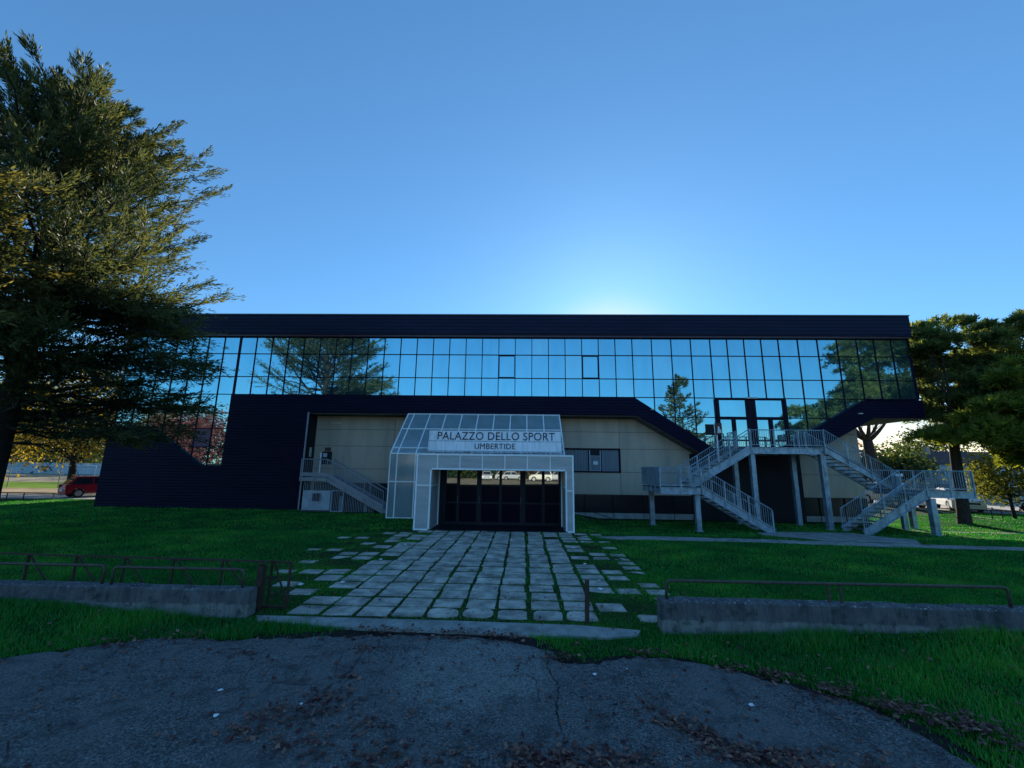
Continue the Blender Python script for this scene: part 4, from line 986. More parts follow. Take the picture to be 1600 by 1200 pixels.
def stone_pine(name, label, loc, h, rad, fol, n_clump=60, per=420, trunk_r=0.35, flat=0.42, lean=(0, 0), forks=6, cl=0.32, low=(), group=None, cr=0.85, vols=None):
    x, y, z = loc
    t = thing(name, label, "tree", loc, group); m = MB()
    zf = h * 0.45; top = np.array([x + lean[0], y + lean[1], h - rad * flat])
    f0 = np.array([x + lean[0] * 0.45, y + lean[1] * 0.45, zf])
    wood(m, [(x, y, -0.3), (x + lean[0] * 0.05, y, 0.4), tuple((np.array([x, y, 0]) * 0.5 + f0 * 0.5)), tuple(f0)], trunk_r * 1.15, trunk_r * 0.72, 12)
    C = []; k = 0
    while len(C) < n_clump:
        a = rng.random() * 6.283; r = rad * math.sqrt(rng.random()); zz = math.sqrt(max(0, 1 - (r / rad) ** 2)) * rad * flat * (1.0 if rng.random() < 0.62 else rng.random())
        C.append(top + np.array([r * math.cos(a), r * math.sin(a), zz - 0.1 * rad * (r / rad) ** 2]) + rng.normal(scale=0.2, size=3))
    if vols:
        C = []
        for (c0, r0, nn) in vols:
            u = unit(rng.normal(size=(nn, 3))); rr = (0.25 + 0.75 * rng.random((nn, 1)) ** 0.45); C += list(np.array(c0) + u * rr * np.array(r0))
    for q in low: C.append(np.array(q))
    C = np.array(C)
    for i in range(forks):
        a = 6.283 * (i + rng.random() * 0.6) / forks; e = top + np.array([0.62 * rad * math.cos(a), 0.62 * rad * math.sin(a), -0.05 * rad]); mid = f0 * 0.5 + e * 0.5 + np.array([0, 0, -0.08 * h])
        pts = [tuple(f0 * (1 - s) ** 2 + mid * 2 * s * (1 - s) + e * s * s) for s in np.linspace(0, 1, 7)]; wood(m, pts, trunk_r * 0.42, 0.02, 7)
        near = C[np.argsort(np.linalg.norm(C - e, axis=1))[:min(9, max(4, len(C) // forks))]]
        for c in near:
            s = 0.35 + 0.6 * rng.random(); p = np.array(pts[int(s * 6)]); wood(m, [tuple(p), tuple(p * 0.5 + c * 0.5 + np.array([0, 0, -0.25])), tuple(c)], 0.028, 0.008, 4)
    for q in low:
        c = np.array(q); p = f0 + (top - f0) * 0.1; wood(m, [tuple(p), tuple(p * 0.5 + c * 0.5 + np.array([0, 0, 0.35])), tuple(c)], 0.07, 0.015, 5)
    m.build("trunk", M['barkp'], t, smooth=True)
    # each clump: tufts of needles pointing up and outwards
    Ps, Ds, Ls, Ws, Ts = [], [], [], [], []
    for c in C:
        R_ = cr * (0.65 + 0.6 * rng.random()); nt = max(8, per // 14)
        d = unit(rng.normal(size=(nt, 3)) + np.array([0, 0, 0.55])); d[:, 2] = np.where(d[:, 2] < -0.3, -d[:, 2] * 0.4, d[:, 2]); d = unit(d)
        tp_ = c + d * R_ * np.array([1, 1, 0.6]) * (0.35 + 0.65 * rng.random((nt, 1)) ** 0.6)
        ax = unit(d + np.array([0, 0, 0.7]))
        n2 = 14; dd = unit(ax[:, None, :] * 0.8 + rng.normal(scale=0.55, size=(nt, n2, 3))); pp_ = tp_[:, None, :] + rng.normal(scale=0.05, size=(nt, n2, 3))
        Ps.append(pp_.reshape(-1, 3)); Ds.append(dd.reshape(-1, 3)); Ls.append(cl * (0.6 + 0.7 * rng.random(nt * n2))); Ws.append(0.05 + 0.035 * rng.random(nt * n2))
        Ts.append(np.repeat(np.clip(rng.normal(0.45, 0.2, nt) + rng.normal(0, 0.1), 0, 1), n2))
    cards_mesh(np.concatenate(Ps), np.concatenate(Ds), np.concatenate(Ls), np.concatenate(Ws), np.concatenate(Ts), fol, "crown", t)
    return t

def leafy(name, label, loc, h, rad, fol, n=9000, ls=0.22, trunk_r=0.16, z_lo=1.6, clumps=40, group=None, cat="tree", bark='bark', shape=1.0):
    x, y, z = loc
    t = thing(name, label, cat, loc, group); m = MB(); cz = (h + z_lo) / 2; hz = (h - z_lo) / 2
    wood(m, trunk_pts(x, y, z_lo + hz * 1.1, trunk_r * 0.8, 6, -0.3, int(abs(x * 3 + y))), trunk_r * 1.2, trunk_r * 0.35, 8)
    u = unit(rng.normal(size=(clumps, 3))) * (0.35 + 0.65 * rng.random((clumps, 1)) ** 0.5)
    C = np.array([x, y, cz]) + u * np.array([rad, rad, hz])
    C[:, :2] = np.array([x, y]) + (C[:, :2] - np.array([x, y])) * (1 - 0.35 * shape * np.clip((C[:, 2:3] - cz) / hz, -1, 1) * 0.6)
    for c in C[::2]:
        zb = z_lo * 0.8 + 0.5 * (c[2] - z_lo) * rng.random(); p = np.array([x, y, zb]); wood(m, [tuple(p), tuple(p * 0.5 + c * 0.5 + rng.normal(scale=0.12, size=3)), tuple(c)], trunk_r * 0.32, 0.01, 4)
    m.build("trunk", M[bark], t, smooth=True)
    pc = rng.integers(0, clumps, n); sz = 0.22 * rad * (0.7 + 0.8 * rng.random(clumps))
    P = C[pc] + rng.normal(size=(n, 3)) * sz[pc][:, None] * np.array([1, 1, 0.75])
    D = unit(rng.normal(size=(n, 3)) + np.array([0, 0, -0.3])); L = ls * (0.6 + 0.8 * rng.random(n)); tint = np.clip(rng.normal(0.5, 0.2, clumps)[pc] + rng.normal(0, 0.15, n), 0, 1)
    cards_mesh(P, D, L, L * 0.6, tint, fol, "crown", t)
    return t

# big conifer on the left
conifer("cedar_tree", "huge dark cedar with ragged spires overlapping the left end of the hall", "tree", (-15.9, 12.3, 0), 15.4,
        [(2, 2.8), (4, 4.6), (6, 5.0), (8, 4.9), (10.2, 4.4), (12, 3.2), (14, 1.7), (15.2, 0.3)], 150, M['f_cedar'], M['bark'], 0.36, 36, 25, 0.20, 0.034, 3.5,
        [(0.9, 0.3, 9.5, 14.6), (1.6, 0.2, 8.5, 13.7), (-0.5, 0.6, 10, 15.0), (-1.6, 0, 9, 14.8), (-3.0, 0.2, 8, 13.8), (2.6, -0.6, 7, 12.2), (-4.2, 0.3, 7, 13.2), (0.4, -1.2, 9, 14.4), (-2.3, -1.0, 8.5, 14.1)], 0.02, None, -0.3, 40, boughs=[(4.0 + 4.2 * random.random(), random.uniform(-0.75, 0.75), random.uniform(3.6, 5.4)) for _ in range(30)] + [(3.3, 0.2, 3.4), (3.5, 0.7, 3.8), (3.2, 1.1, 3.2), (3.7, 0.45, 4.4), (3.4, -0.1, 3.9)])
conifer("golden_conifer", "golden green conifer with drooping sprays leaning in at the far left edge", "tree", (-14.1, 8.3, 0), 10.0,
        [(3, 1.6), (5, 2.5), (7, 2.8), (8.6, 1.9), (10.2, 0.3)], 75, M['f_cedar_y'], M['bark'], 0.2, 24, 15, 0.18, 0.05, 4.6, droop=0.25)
# stone pines on the right
stone_pine("stone_pine", "dark umbrella pine right of the hall with its trunk behind the stair landing", (22.4, 22.7, 0), 11.0, 5.0, M['f_pine'], 10, 520, 0.27, 0.62, (0.9, 0.3), 7, 0.24, cr=0.68,
           vols=[((25.2, 23.0, 8.8), (4.4, 3.4, 2.0), 100), ((22.3, 23.2, 8.6), (1.2, 1.6, 1.3), 22), ((27.5, 22.5, 8.0), (3.2, 2.4, 2.4), 45), ((22.6, 22.6, 6.6), (1.3, 1.2, 0.6), 10), ((21.7, 22.9, 5.3), (0.9, 0.8, 0.4), 7), ((24.6, 22.5, 4.6), (2.6, 1.2, 0.5), 26), ((24.6, 22.4, 6.4), (1.7, 1.2, 0.6), 12), ((25.4, 22.2, 6.6), (3.2, 1.6, 1.0), 28), ((23.0, 22.6, 5.9), (1.4, 1.0, 0.7), 16)])
stone_pine("backlit_pine", "yellow green pine with drooping boughs at the right edge of the photo", (28.0, 19.6, 0), 9.0, 4.0, M['f_piney'], 10, 520, 0.26, 0.5, (-0.4, 0), 6, 0.28, cr=0.66,
           vols=[((22.3, 20.0, 4.9), (1.5, 0.8, 0.7), 30), ((23.9, 19.8, 5.8), (1.7, 1.0, 1.7), 50), ((23.2, 19.8, 3.75), (1.9, 0.8, 0.35), 26), ((26.5, 19.6, 6.4), (2.4, 1.6, 1.8), 50), ((21.6, 20.2, 3.9), (0.9, 0.6, 0.25), 8), ((21.0, 21.4, 3.95), (1.3, 0.8, 0.22), 16), ((23.6, 20.6, 3.0), (1.4, 0.7, 0.3), 14)])
stone_pine("stone_pine", "distant dark pine seen beneath the right end of the hall overhang", (33.5, 41.5, 0), 11.5, 4.6, M['f_pine'], 60, 300, 0.55, 0.5, (-0.5, 0), 6, 0.36)
leafy("lime_tree", "small yellow green tree by the car park at the right edge", (25.9, 23.6, 0), 3.5, 1.9, M['f_lime'], 5200, 0.15, 0.085, 0.9, 34)
leafy("lime_tree", "yellow green bushy tree farther right beyond the car park", (46, 36, 0), 5.0, 3.0, M['f_lime'], 5000, 0.22, 0.12, 1.0, 30)
# autumn trees and hedge beyond the lane on the left
for i, (xx, yy, hh, rr2, lb_) in enumerate([(-34.5, 31.6, 9.5, 4.6, "yellow autumn tree nearest the red car beyond the lane"), (-42, 33, 8.6, 4.4, "yellow autumn tree glimpsed behind the cedar trunk"), (-30.5, 39, 10.5, 4.0, "tall yellow autumn tree behind the left end of the hall"), (-52, 37, 9.0, 4.8, "yellow autumn tree at the far left of the pitch")]):
    leafy("autumn_tree", lb_, (xx, yy, 0), hh, rr2, M['f_yellow'], 7000, 0.26, 0.22, 2.6, 44, "yellow autumn trees beyond the lane")
for i, (xx, yy, hh, rr2, lb_) in enumerate([(-70, 78, 9, 7, "dull green tree far behind the left goal"), (-88, 80, 10, 8, "dull green tree at the far left edge of the pitch"), (-53, 76, 8, 7, "dull green tree behind the right goal"), (-40, 72, 9, 7, "dull green tree far behind the red car")]):
    leafy("far_tree", lb_, (xx, yy, 0), hh, rr2, M['f_green'], 4500, 0.6, 0.3, 0.8, 36, "trees far behind the pitch")
for xx, yy, hh, rr2, f_, lb_ in [(44.5, 53, 4.6, 3.6, 'f_green', "dull green tree left of the pale house"), (40.5, 58, 6, 4, 'f_brown', "brown tree under the overhang beside the pine trunk"), (62, 66, 8, 5, 'f_green', "dull green tree right of the pale house"), (52, 74, 6.5, 5, 'f_brown', "brown tree far behind the pale house"), (75, 62, 8, 6, 'f_green', "dull green tree far right behind the cars")]:
    leafy("far_tree", lb_, (xx, yy, 0), hh, rr2, M[f_], 4500, 0.42, 0.25, 0.7, 36, "trees beyond the car park")
# trees behind the camera, seen mirrored in the glass
conifer("mirrored_spruce", "slim pointed conifer seen mirrored beside the upper doors", "tree", (22.6, -15.5, 0), 15.6, [(1, 4.2), (5, 4.0), (9, 2.9), (13, 1.3), (15.6, 0.2)], 80, M['f_cedar_y'], M['bark'], 0.25, 20, 14, 0.40, 0.10, 1.0)
stone_pine("mirrored_pine", "dark pine seen mirrored at the right end of the glass band", (44.0, -4.5, 0), 19.5, 8.0, M['f_pine'], 10, 520, 0.4, 0.75, (0, 0), 7, 0.42, cr=1.35, vols=[((44.5, -4.5, 14.2), (7.5, 4.5, 5.0), 150), ((40.5, -4.5, 9.5), (4.5, 3.5, 3.0), 70)])
stone_pine("mirrored_pine", "smaller pine seen mirrored low beside the upper doors", (36.0, -5.5, 0), 10.0, 5.2, M['f_pine'], 10, 520, 0.3, 0.95, (0, 0), 6, 0.4, cr=1.15, vols=[((36.0, -5.5, 6.8), (5.6, 3.5, 3.2), 110)])
leafy("plum_tree", "red leaved plum tree seen mirrored in the lower left panes", (-42.5, -9.5, 0), 8.8, 4.6, M['f_red'], 9000, 0.34, 0.2, 1.6, 44)
for i, (xx, yy, hh, rr2, f_, lb_) in enumerate([(14, -44, 6.5, 5.5, 'f_brown', "russet tree mirrored behind the stair platform railing"), (26, -46, 7.5, 6, 'f_brown', "russet tree mirrored in the right upper door"), (38, -45, 6.5, 5, 'f_red', "reddish tree mirrored right of the upper doors"), (-12, -46, 7, 6, 'f_green', "dull green tree mirrored in the left transom panes"), (0, -48, 7.5, 6, 'f_brown', "russet tree mirrored in the middle transom panes"), (-52, -16, 11, 5, 'f_brown', "bare brownish tree mirrored above the plum tree"), (-30, -47, 8, 6, 'f_green', "dull green tree across the street from the plum tree")]):
    leafy("street_tree", lb_, (xx, yy, 0), hh, rr2, M[f_], 5000, 0.5, 0.25, 0.8, 40, "trees across the street")

# ------------------------------------------------------------------ cars
def car(label, loc, rot, paintm, kind='hatch', s=0.9, cat="car", group=None, name="parked_car"):
    """length along local X, front at +X"""
    t = thing(name, label, cat, (0, 0, 0), group)
    L, Wd, H = {'hatch': (3.9, 1.68, 1.46), 'suv': (4.4, 1.85, 1.72), 'small': (3.55, 1.62, 1.50)}[kind]
    wr = 0.30 if kind != 'suv' else 0.35; xf, xr = L / 2 - 0.78, -L / 2 + 0.72; zb = 0.20; zbelt = H * 0.60
    def arch(cx):
        return [(cx + (wr + 0.06) * math.cos(R(a)), max(zb, wr + (wr + 0.06) * math.sin(R(a)))) for a in range(180, -1, -30)]
    lo = [(-L / 2 + 0.04, zb)] + arch(xr) + arch(xf) + [(L / 2 - 0.06, zb), (L / 2, 0.45), (L / 2 - 0.05, 0.68), (L / 2 - 0.35, zbelt - 0.06), (L / 2 - 1.0, zbelt + 0.02), (-L / 2 + 0.12, zbelt + 0.03), (-L / 2, 0.62)]
    def loft(prof, y0, inset_top, zt0, zt1):
        m = MB(); k = len(prof)
        def yy(z): return y0 - inset_top * max(0, min(1, (z - zt0) / (zt1 - zt0)))
        A = [(px, -yy(pz), pz) for px, pz in prof]; B = [(px, yy(pz), pz) for px, pz in prof]; n = len(m.v); m.v += A + B
        m.f.append(tuple(range(n, n + k))); m.f.append(tuple(range(n + 2 * k - 1, n + k - 1, -1)))
        for i in range(k): j = (i + 1) % k; m.f.append((n + i, n + k + i, n + k + j, n + j))
        return m, yy
    bm0, _ = loft(lo, Wd / 2, 0.05, 0.6, zbelt); parts = []
    body = bm0.build("body", paintm, t, bevel=0.025)
    hs = {'hatch': (1.05, 0.30, -1.35, -1.78), 'suv': (1.2, 0.55, -1.9, -2.12), 'small': (1.1, 0.45, -1.25, -1.66)}[kind]
    gh = [(hs[0], zbelt - 0.02), (hs[1], H - 0.06), (hs[1] - 0.25, H), (hs[2] + 0.2, H), (hs[2], H - 0.05), (hs[3], zbelt - 0.02)]
    cb, yf = loft(gh, Wd / 2 - 0.05, 0.20, zbelt, H); cb.build("cabin", paintm, t, bevel=0.03)
    def gl(px, pz, side, o=0.012): return (px, side * (yf(pz) + o), pz)
    for side in (-1, 1):
        g = MB(); z0, z1 = zbelt + 0.05, H - 0.11
        xm = (hs[0] + hs[3]) / 2 - 0.05
        def xfz(z): return hs[0] + (hs[1] - hs[0]) * (z - zbelt) / (H - 0.06 - zbelt) - 0.10
        def xrz(z): return hs[3] + (hs[2] - hs[3]) * (z - zbelt) / (H - 0.05 - zbelt) + 0.12
        g.quad(gl(xm + 0.04, z0, side), gl(xfz(z0), z0, side), gl(xfz(z1), z1, side), gl(xm + 0.04, z1, side)); g.quad(gl(xrz(z0), z0, side), gl(xm - 0.04, z0, side), gl(xm - 0.04, z1, side), gl(xrz(z1), z1, side))
        g.build("side_window", M['cglass'], t)
    def endglass(xa, za, xb, zb_, nm, out):
        w0 = yf(za) - 0.10; w1 = yf(zb_) - 0.08; d = Vector((zb_ - za, 0, -(xb - xa))).normalized() * 0.015 * out
        MB().quad((xa + d.x, -w0, za + d.z), (xa + d.x, w0, za + d.z), (xb + d.x, w1, zb_ + d.z), (xb + d.x, -w1, zb_ + d.z)).build(nm, M['cglass'], t)
    endglass(hs[0] - 0.08, zbelt + 0.06, hs[1] + 0.05, H - 0.11, "windscreen", 1); endglass(hs[3] + 0.06, zbelt + 0.08, hs[2] - 0.04, H - 0.13, "rear_window", -1)
    for cx in (xf, xr):
        for side in (-1, 1):
            y1 = side * (Wd / 2 - 0.02); y0 = side * (Wd / 2 - 0.22)
            w = MB().tube([(cx, y0, wr), (cx, y1, wr)], wr, 20).build("wheel", M['tyre'], t); MB().tube([(cx, y1, wr), (cx, y1 + side * 0.012, wr)], wr * 0.66, 16).build("rim", M['rim'], w)
    for side in (-1, 1):
        MB().box(L / 2 - 0.30, L / 2 - 0.03, side * Wd * 0.36 - 0.16, side * Wd * 0.36 + 0.16, 0.62, 0.75).build("headlight", M['hl'], t, bevel=0.03)
        MB().box(-L / 2 - 0.01, -L / 2 + 0.14, side * Wd * 0.42 - 0.10, side * Wd * 0.42 + 0.10, 0.64, 0.92).build("tail_light", M['tl'], t, bevel=0.02); MB().box(hs[0] - 0.25, hs[0] - 0.1, side * (Wd / 2 + 0.08) - 0.08, side * (Wd / 2 + 0.08) + 0.08, zbelt + 0.03, zbelt + 0.15).build("mirror", paintm, t, bevel=0.02)
    MB().box(-L / 2 - 0.022, -L / 2 - 0.004, -0.25, 0.25, 0.46, 0.57).build("number_plate", M['plate'], t); MB().box(L / 2 + 0.003, L / 2 + 0.02, -0.25, 0.25, 0.36, 0.46).build("number_plate", M['plate'], t)
    MB().box(L / 2 - 0.10, L / 2 + 0.008, -0.55, 0.55, 0.49, 0.60).build("grille", M['black'], t)
    t.location = loc; t.rotation_euler = (0, 0, rot); t.scale = (s, s, s); return t
car("small red car parked in the lane at the left end of the hall", (-29.2, 28.4, 0.013), R(62), M['p_red'], 'small')
car("white hatchback facing the lawn, left of the pine trunk", (27.6, 28.2, 0.013), R(-118), M['p_white'], 'hatch')
car("white sport utility vehicle partly hidden by the pine trunk", (30.0, 28.2, 0.013), R(-42), M['p_white'], 'suv')
car("grey car parked farthest right behind the small lime tree", (36.2, 28.4, 0.013), R(15), M['p_grey'], 'hatch')
car("dark blue car behind the white ones by the hedge", (38.5, 34, 0.013), R(-5), M['p_blue'], 'hatch')
car("white van-like car glimpsed through the right stair treads", (25.9, 30.8, 0.013), R(-95), M['p_white'], 'suv')
for x_, y_, r_, p_, k_, lb_ in [(3.1, -33.2, R(182), 'p_cream', 'suv', "cream off-road car mirrored in the right transom panes"), (6.2, -33.6, R(170), 'p_silver', 'suv', "silver off-road car mirrored at the right of the transom"), (-2.2, -37, R(5), 'p_white', 'hatch', "pale silver hatchback mirrored in the middle transom pane"), (-5.6, -36.5, R(85), 'p_white', 'hatch', "pale silver car facing the street mirrored in a transom pane"), (-40.0, -12.8, R(20), 'p_white', 'hatch', "white car mirrored under the plum tree"), (13, -34, R(0), 'p_silver', 'hatch', "silver hatchback across the street")]:
    car(lb_, (x_, y_, 0.015), r_, M[{'p_white': 'p_silver'}.get(p_, p_)] if y_ < -30 else M[p_], k_, 1.0, group="cars parked along the street")

# ------------------------------------------------------------------ houses, pitch, rails in the background
def house(label, x0, x1, y0, y1, h, wallm, ridge=1.6):
    t = thing("house", label, "house", ((x0 + x1) / 2, y0, 0))
    MB().box(x0, x1, y0, y1, -0.2, h).build("wall", wallm, t)
    ym = (y0 + y1) / 2; m = MB(); e = 0.5
    m.quad((x0 - e, y0 - e, h - 0.1), (x1 + e, y0 - e, h - 0.1), (x1 + e, ym, h + ridge), (x0 - e, ym, h + ridge)); m.quad((x0 - e, y1 + e, h - 0.1), (x0 - e, ym, h + ridge), (x1 + e, ym, h + ridge), (x1 + e, y1 + e, h - 0.1))
    m.poly([(x0 - e + .02, y0 - e, h - .12), (x0 - e + .02, ym, h + ridge - .03), (x0 - e + .02, y1 + e, h - .12)]); m.poly([(x1 + e - .02, y0 - e, h - .12), (x1 + e - .02, ym, h + ridge - .03), (x1 + e - .02, y1 + e, h - .12)])
    m.quad((x0 - e, y0 - e, h - .13), (x1 + e, y0 - e, h - .13), (x1 + e, y1 + e, h - .13), (x0 - e, y1 + e, h - .13))
    rf = m.build("roof", M['tile'], t); MB().box(x0 + 1.4, x0 + 1.9, ym - 1.2, ym - 0.7, h + 0.3, h + ridge + 0.5).build("chimney", M['hwall2'], rf)
    n = max(2, int((x1 - x0) / 2.6))
    for i in range(n):
        for zz in ((0.9, 2.1),) if h < 4.5 else ((0.9, 2.1), (3.6, 4.8)):
            cx = x0 + (x1 - x0) * (i + 0.5) / n; w = MB().box(cx - 0.5, cx + 0.5, y0 - 0.03, y0 + 0.03, *zz).build("window", M['cglass'], t)
            f = MB(); f.box(cx - 0.58, cx - 0.5, y0 - 0.06, y0 + 0.02, *zz); f.box(cx + 0.5, cx + 0.58, y0 - 0.06, y0 + 0.02, *zz); f.box(cx - 0.58, cx + 0.58, y0 - 0.1, y0 + 0.02, zz[0] - 0.08, zz[0]); f.build("window_frame", M['hwall2'], w)
house("pale house with tiled roof beyond the car park right of the hall", 51.5, 62, 54, 62, 3.4, M['bluewall'])
house("ochre house glimpsed under the right end of the overhang", 36.5, 46, 60, 68, 4.2, M['hwall2'])
lw = MB().box(-100, -52, 73, 73.4, 0, 1.9); tag(lw.build("boundary_wall", M['bluewall']), "long pale blue wall closing the far side of the pitch", "wall")
hw = MB(); hw.box(30, 56, 45.0, 45.3, 0, 1.1); tag(hw.build("boundary_wall", M['conc']), "low grey wall behind the parked cars", "wall")
def goal(x, y, w, h, lab):
    t = thing("football_goal", lab, "goal", (x, y, 0)); m = MB(); m.tube([(x, y, 0), (x, y, h), (x + w, y, h), (x + w, y, 0)], 0.06, 6); m.build("goal_frame", M['net'], t)
    n = MB(); k = int(w / 0.5)
    for i in range(k + 1): n.bar((x + w * i / k, y + 0.05, h), (x + w * i / k, y + 1.3, 0), 0.02, 0.02)
    for j in range(4): n.bar((x, y + 0.05 + 1.25 * j / 3, h * (1 - j / 3)), (x + w, y + 0.05 + 1.25 * j / 3, h * (1 - j / 3)), 0.02, 0.02)
    n.build("net", M['net'], t)
goal(-73.5, 66, 5.2, 1.6, "white football goal on the pitch nearer the cedar trunk"); goal(-67.0, 66, 5.2, 1.6, "white football goal on the pitch nearer the red car")
fn = thing("pitch_fence", "thin wire fence with steel posts along the near side of the pitch", "fence", (-50, 37, 0))
m = MB()
for z_ in (0.9, 1.8, 2.5): m.tube([(-85, 37.8, z_), (-26, 36, z_)], 0.012, 4)
m.build("wires", M['wire'], fn)
for i in range(13): MB().tube([(-84 + 4.8 * i, 37.75 - 0.147 * i, 0), (-84 + 4.8 * i, 37.75 - 0.147 * i, 2.55)], 0.035, 6).build("post", M['wire'], fn)
lr = thing("lane_rail", "low brown rail beside the lane left of the red car", "rail", (-33, 25.2, 0))
MB().tube([(-42, 25.0, 0.40), (-28.6, 25.6, 0.40)], 0.03, 6).build("rail", M['rust'], lr)
for xx in (-41, -36.0, -31.6, -30.6, -28.8): MB().tube([(xx, 25.0 + (xx + 42) * 0.045, -0.1), (xx, 25.0 + (xx + 42) * 0.045, 0.40)], 0.03, 6).build("post", M['rust'], lr)
rr3 = thing("park_rail", "low dark rail along the lawn in front of the parked cars", "rail", (24, 22.6, 0))
MB().tube([(19.6, 24.6, 0.42), (19.9, 24.5, 0.44), (30, 21.9, 0.44)], 0.024, 6).build("rail", M['rust'], rr3)
for xx in (19.8, 22.0, 24.5, 24.9, 27.4): MB().tube([(xx, 24.55 - (xx - 19.8) * 0.258, -0.1), (xx, 24.55 - (xx - 19.8) * 0.258, 0.43)], 0.024, 6).build("post", M['rust'], rr3)
wh = MB(); tag(wh.tube([(-40.3 + 0.5 * math.cos(a), 31.2 + 0.15 * math.cos(a), 0.55 + 0.5 * math.sin(a)) for a in np.linspace(0, 6.283, 17)], 0.05, 6, False).build("white_hoop", M['net']), "white round hoop standing on the earth bank by the lane", "hoop")

# ------------------------------------------------------------------ grass, leaves, litter
def in_any_slab(px, py):
    c = np.zeros(px.shape, bool)
    for (cx, cy, w, d, e) in SLABS:
        k = 1.0 - 0.08 * e
        c |= (np.abs(px - cx) < w / 2 * k) & (np.abs(py - cy) < d / 2 * k)
    return c
def lumps(x, y): return 0.5 + 0.25 * np.sin(x * 3.1 + 1.3 * np.sin(y * 2.3)) + 0.25 * np.sin(y * 4.7 + 1.7 * np.sin(x * 1.9 + 0.6))
def grass_block(x0, x1, y0, y1, n, hh, ww):
    px = x0 + (x1 - x0) * rng.random(n); py = y0 + (y1 - y0) * rng.random(n)
    keep = ~inpoly(px, py, ASPH) & ~inpoly(px, py, KERB) & ~inpoly(px, py, STRIP) & ~inpoly(px, py, APRON)
    dm = inpoly(px, py, DIRT); keep &= ~(dm & ((rng.random(n) < 0.86) | ((px > -2.7) & (px < 0.2))))
    keep &= ~((px > XL) & (px < 18.2) & (py > 22.2)) & ~((px > -6.25) & (px < 1.95) & (py > 19.4)) & ~((px > PX0) & (px < PX1) & (py > PY)) & ~((px > -11.4) & (px < -6.6) & (py > 21.2))
    keep &= ~((py > 6.775) & (py < 7.03) & (px > 2.07)) & ~((py > 6.975) & (py < 7.22) & (px < -4.33))
    px, py = px[keep], py[keep]
    onp = (px > -6.2) & (px < 2.9) & (py > 7.0) & (py < 16.2); sl_in = np.zeros(px.shape, bool); sl_in[onp] = in_any_slab(px[onp], py[onp])
    px, py, onp = px[~sl_in], py[~sl_in], onp[~sl_in]
    cen = onp & (px > -3.2) & (px < 1.1) & (rng.random(len(px)) < np.where(px > -0.1, 0.15, 0.5))
    px, py, onp = px[~cen], py[~cen], onp[~cen]
    n = len(px); lm = lumps(px, py); h = hh * (0.45 + 0.55 * lm) * (0.6 + 0.8 * rng.random(n)) * np.where(onp, 0.55, 1.0) * (1 + 0.7 * ss(5.6, 6.7, py) * (1 - ss(6.8, 7.0, py)) * ss(2.2, 3.5, np.abs(px)) * (0.3 + 0.9 * lm))
    a = rng.random(n) * 6.283; lean = (0.25 + 0.5 * rng.random(n)) * h; w = ww * (0.7 + 0.6 * rng.random(n))
    b = np.stack([px, py, hgt(px, py)], 1); sd = np.stack([-np.sin(a), np.cos(a), np.zeros(n)], 1) * (w / 2)[:, None]
    tip = b + np.stack([np.cos(a) * lean, np.sin(a) * lean, h], 1)
    V = np.stack([b - sd, b + sd, tip], 1).reshape(-1, 3); big = np.sin(px * 0.9 + 1.7 * np.sin(py * 0.55 + 0.4)) * np.sin(py * 0.8 + 1.1 * np.sin(px * 0.6)); T = np.clip(0.06 + 0.44 * lm + 0.27 * big + rng.normal(0, 0.15, n), 0, 0.88); T = np.where(rng.random(n) < 0.025 + 0.05 * np.clip(big, 0, 1), 0.95, T)
    return V, np.repeat(T, 3)
blocks = [grass_block(-12.5, 12.5, 3.0, 6.95, 260000, 0.075, 0.011), grass_block(-14, 14, 6.95, 10.5, 215000, 0.065, 0.014), grass_block(-20, 20, 10.5, 15.5, 180000, 0.06, 0.02), grass_block(-30, 30, 15.5, 26, 170000, 0.06, 0.032)]
V = np.concatenate([q[0] for q in blocks]); T = np.concatenate([q[1] for q in blocks])
tag(np_mesh("lawn_grass", V, np.arange(len(V)).reshape(-1, 3), M['grass'], T), "short green grass covering the lawns and path joints", "grass", kind="stuff")

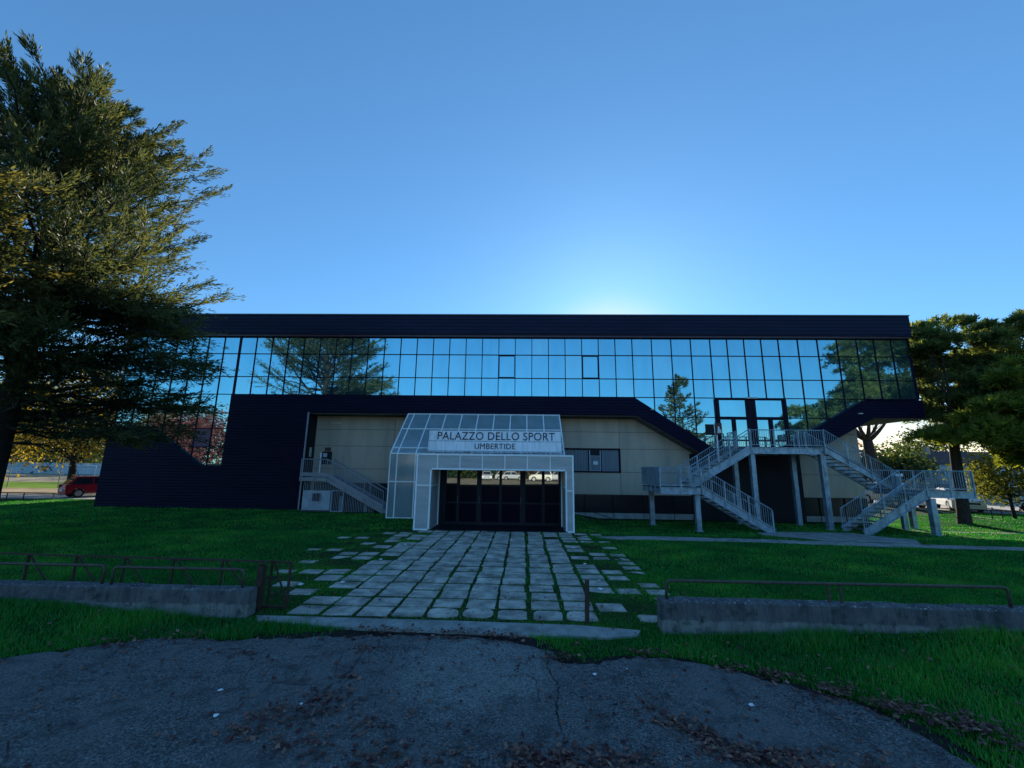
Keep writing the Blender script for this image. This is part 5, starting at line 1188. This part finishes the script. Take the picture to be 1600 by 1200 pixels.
def leaves():
    cl = [(-3.59, 5.76, .12, 60), (-2.03, 6.0, .12, 90), (-2.01, 5.24, .06, 60), (-2.01, 4.84, .16, 190), (-2.31, 4.49, .2, 260), (-2.46, 4.24, .16, 200), (-1.97, 4.61, .1, 80), (-1.46, 4.38, .12, 110), (-1.91, 4.09, .2, 160), (-1.18, 3.92, .25, 220), (0.19, 4.0, .22, 520), (0.5, 3.9, .3, 420), (0.77, 4.0, .22, 300),
          (1.44, 4.58, .12, 150), (1.61, 4.39, .13, 260), (1.83, 4.15, .16, 420), (2.17, 4.05, .2, 420), (1.3, 4.8, .2, 90), (2.93, 5.49, .14, 300), (3.38, 5.19, .16, 420), (3.8, 4.85, .16, 500), (4.2, 4.61, .18, 500), (4.5, 4.31, .2, 500), (5.0, 4.0, .25, 400), (2.56, 5.68, .1, 180), (1.6, 6.0, .15, 200), (0.44, 5.86, .12, 160), (-1.03, 6.47, .2, 260), (-1.95, 6.5, .25, 300), (-0.32, 6.42, .2, 240), (-4.6, 6.15, .2, 160), (-5.4, 5.95, .2, 160), (-0.6, 3.9, .35, 200), (2.7, 4.0, .3, 300)]
    X, Y = [], []
    for x, y, s, n in cl: n = int(n * 0.48); X.append(rng.normal(x, s * 1.0, n)); Y.append(rng.normal(y, s * 0.5, n))
    X.append(rng.uniform(-7, 4.5, 700)); Y.append(rng.uniform(3.4, 6.4, 700)); X.append(rng.uniform(-9, 9, 900)); Y.append(4.6 + 4.5 * rng.random(900) ** 1.6); X.append(rng.uniform(-5, 2.5, 160)); Y.append(rng.uniform(7, 14, 160))
    X = np.concatenate(X); Y = np.concatenate(Y); n = len(X); a = rng.random(n) * 6.283; L = 0.010 + 0.028 * rng.random(n) ** 1.5; W = L * (0.5 + 0.35 * rng.random(n))
    z = 0.020 + 0.012 * rng.random(n) + np.where(inpoly(X, Y, ASPH), 0, hgt(X, Y) + 0.03); d = np.stack([np.cos(a), np.sin(a), rng.normal(0, 0.25, n)], 1); s = np.stack([-np.sin(a), np.cos(a), rng.normal(0, 0.25, n)], 1); c = np.stack([X, Y, z], 1)
    up_ = np.stack([np.zeros(n), np.zeros(n), L * 0.3 * rng.random(n)], 1)
    V = np.stack([c - d * L[:, None], c - d * (L * .2)[:, None] + s * W[:, None] + up_, c + d * L[:, None] + up_, c - d * (L * .1)[:, None] - s * W[:, None] + up_], 1).reshape(-1, 3)
    T = np.clip(rng.beta(1.2, 3.2, n), 0, 1)
    tag(np_mesh("fallen_leaves", V, np.arange(4 * n).reshape(n, 4), M['leaf'], np.repeat(T, 4)), "brown and dark red fallen leaves strewn over the asphalt", "leaves", kind="stuff")
leaves()
LIT = [(-4.38, 8.72, .07, "largest crumpled white scrap on the slabs near the gate"), (-3.65, 8.96, .05, "white scrap on a slab right of the largest scrap"), (-3.53, 13.1, .05, "white scrap far up the left side of the slab path"), (-3.57, 11.04, .05, "white scrap halfway up the left side of the slab path"), (1.51, 13.08, .045, "white scrap far up the right side of the slab path"), (1.53, 10.99, .045, "white scrap halfway up the right side of the slab path"), (1.62, 9.5, .03, "tiny white scrap behind the bollard"), (1.53, 8.85, .05, "white scrap on the slab right behind the bollard"),
       (-2.22, 4.67, .02, "small white scrap on the asphalt beside the leaf streak"), (-3.2, 4.88, .03, "pale scrap at the left of the asphalt"), (-2.92, 4.43, .035, "pale scrap nearest the camera on the left asphalt"), (0.85, 5.45, .03, "round white scrap on the asphalt below the bollard"), (2.35, 4.89, .035, "torn white scrap on the right asphalt"), (1.26, 5.61, .012, "tiny white scrap on the right asphalt near the grass")]
for (x, y, s, lb_) in LIT:
    rs = random.Random(int(x * 100 + y * 7)); zb = 0.04 if y > 7 else 0.022; m = MB(); k = 9; m.v = [(x, y, zb + s * 0.55)]
    for i in range(k): a = 6.283 * i / k; r = s * (0.6 + 0.6 * rs.random()); m.v.append((x + r * math.cos(a), y + 0.8 * r * math.sin(a), zb + s * 0.35 * rs.random()))
    for i in range(k): a = 6.283 * i / k; m.v.append((x + 0.5 * s * math.cos(a), y + 0.5 * s * math.sin(a), zb - 0.004))
    for i in range(k): j = (i + 1) % k; m.f += [(0, 1 + i, 1 + j), (1 + i, 1 + k + i, 1 + k + j, 1 + j)]
    tag(m.build("paper_scrap", M['paper']), lb_, "litter", "white paper scraps on the ground")
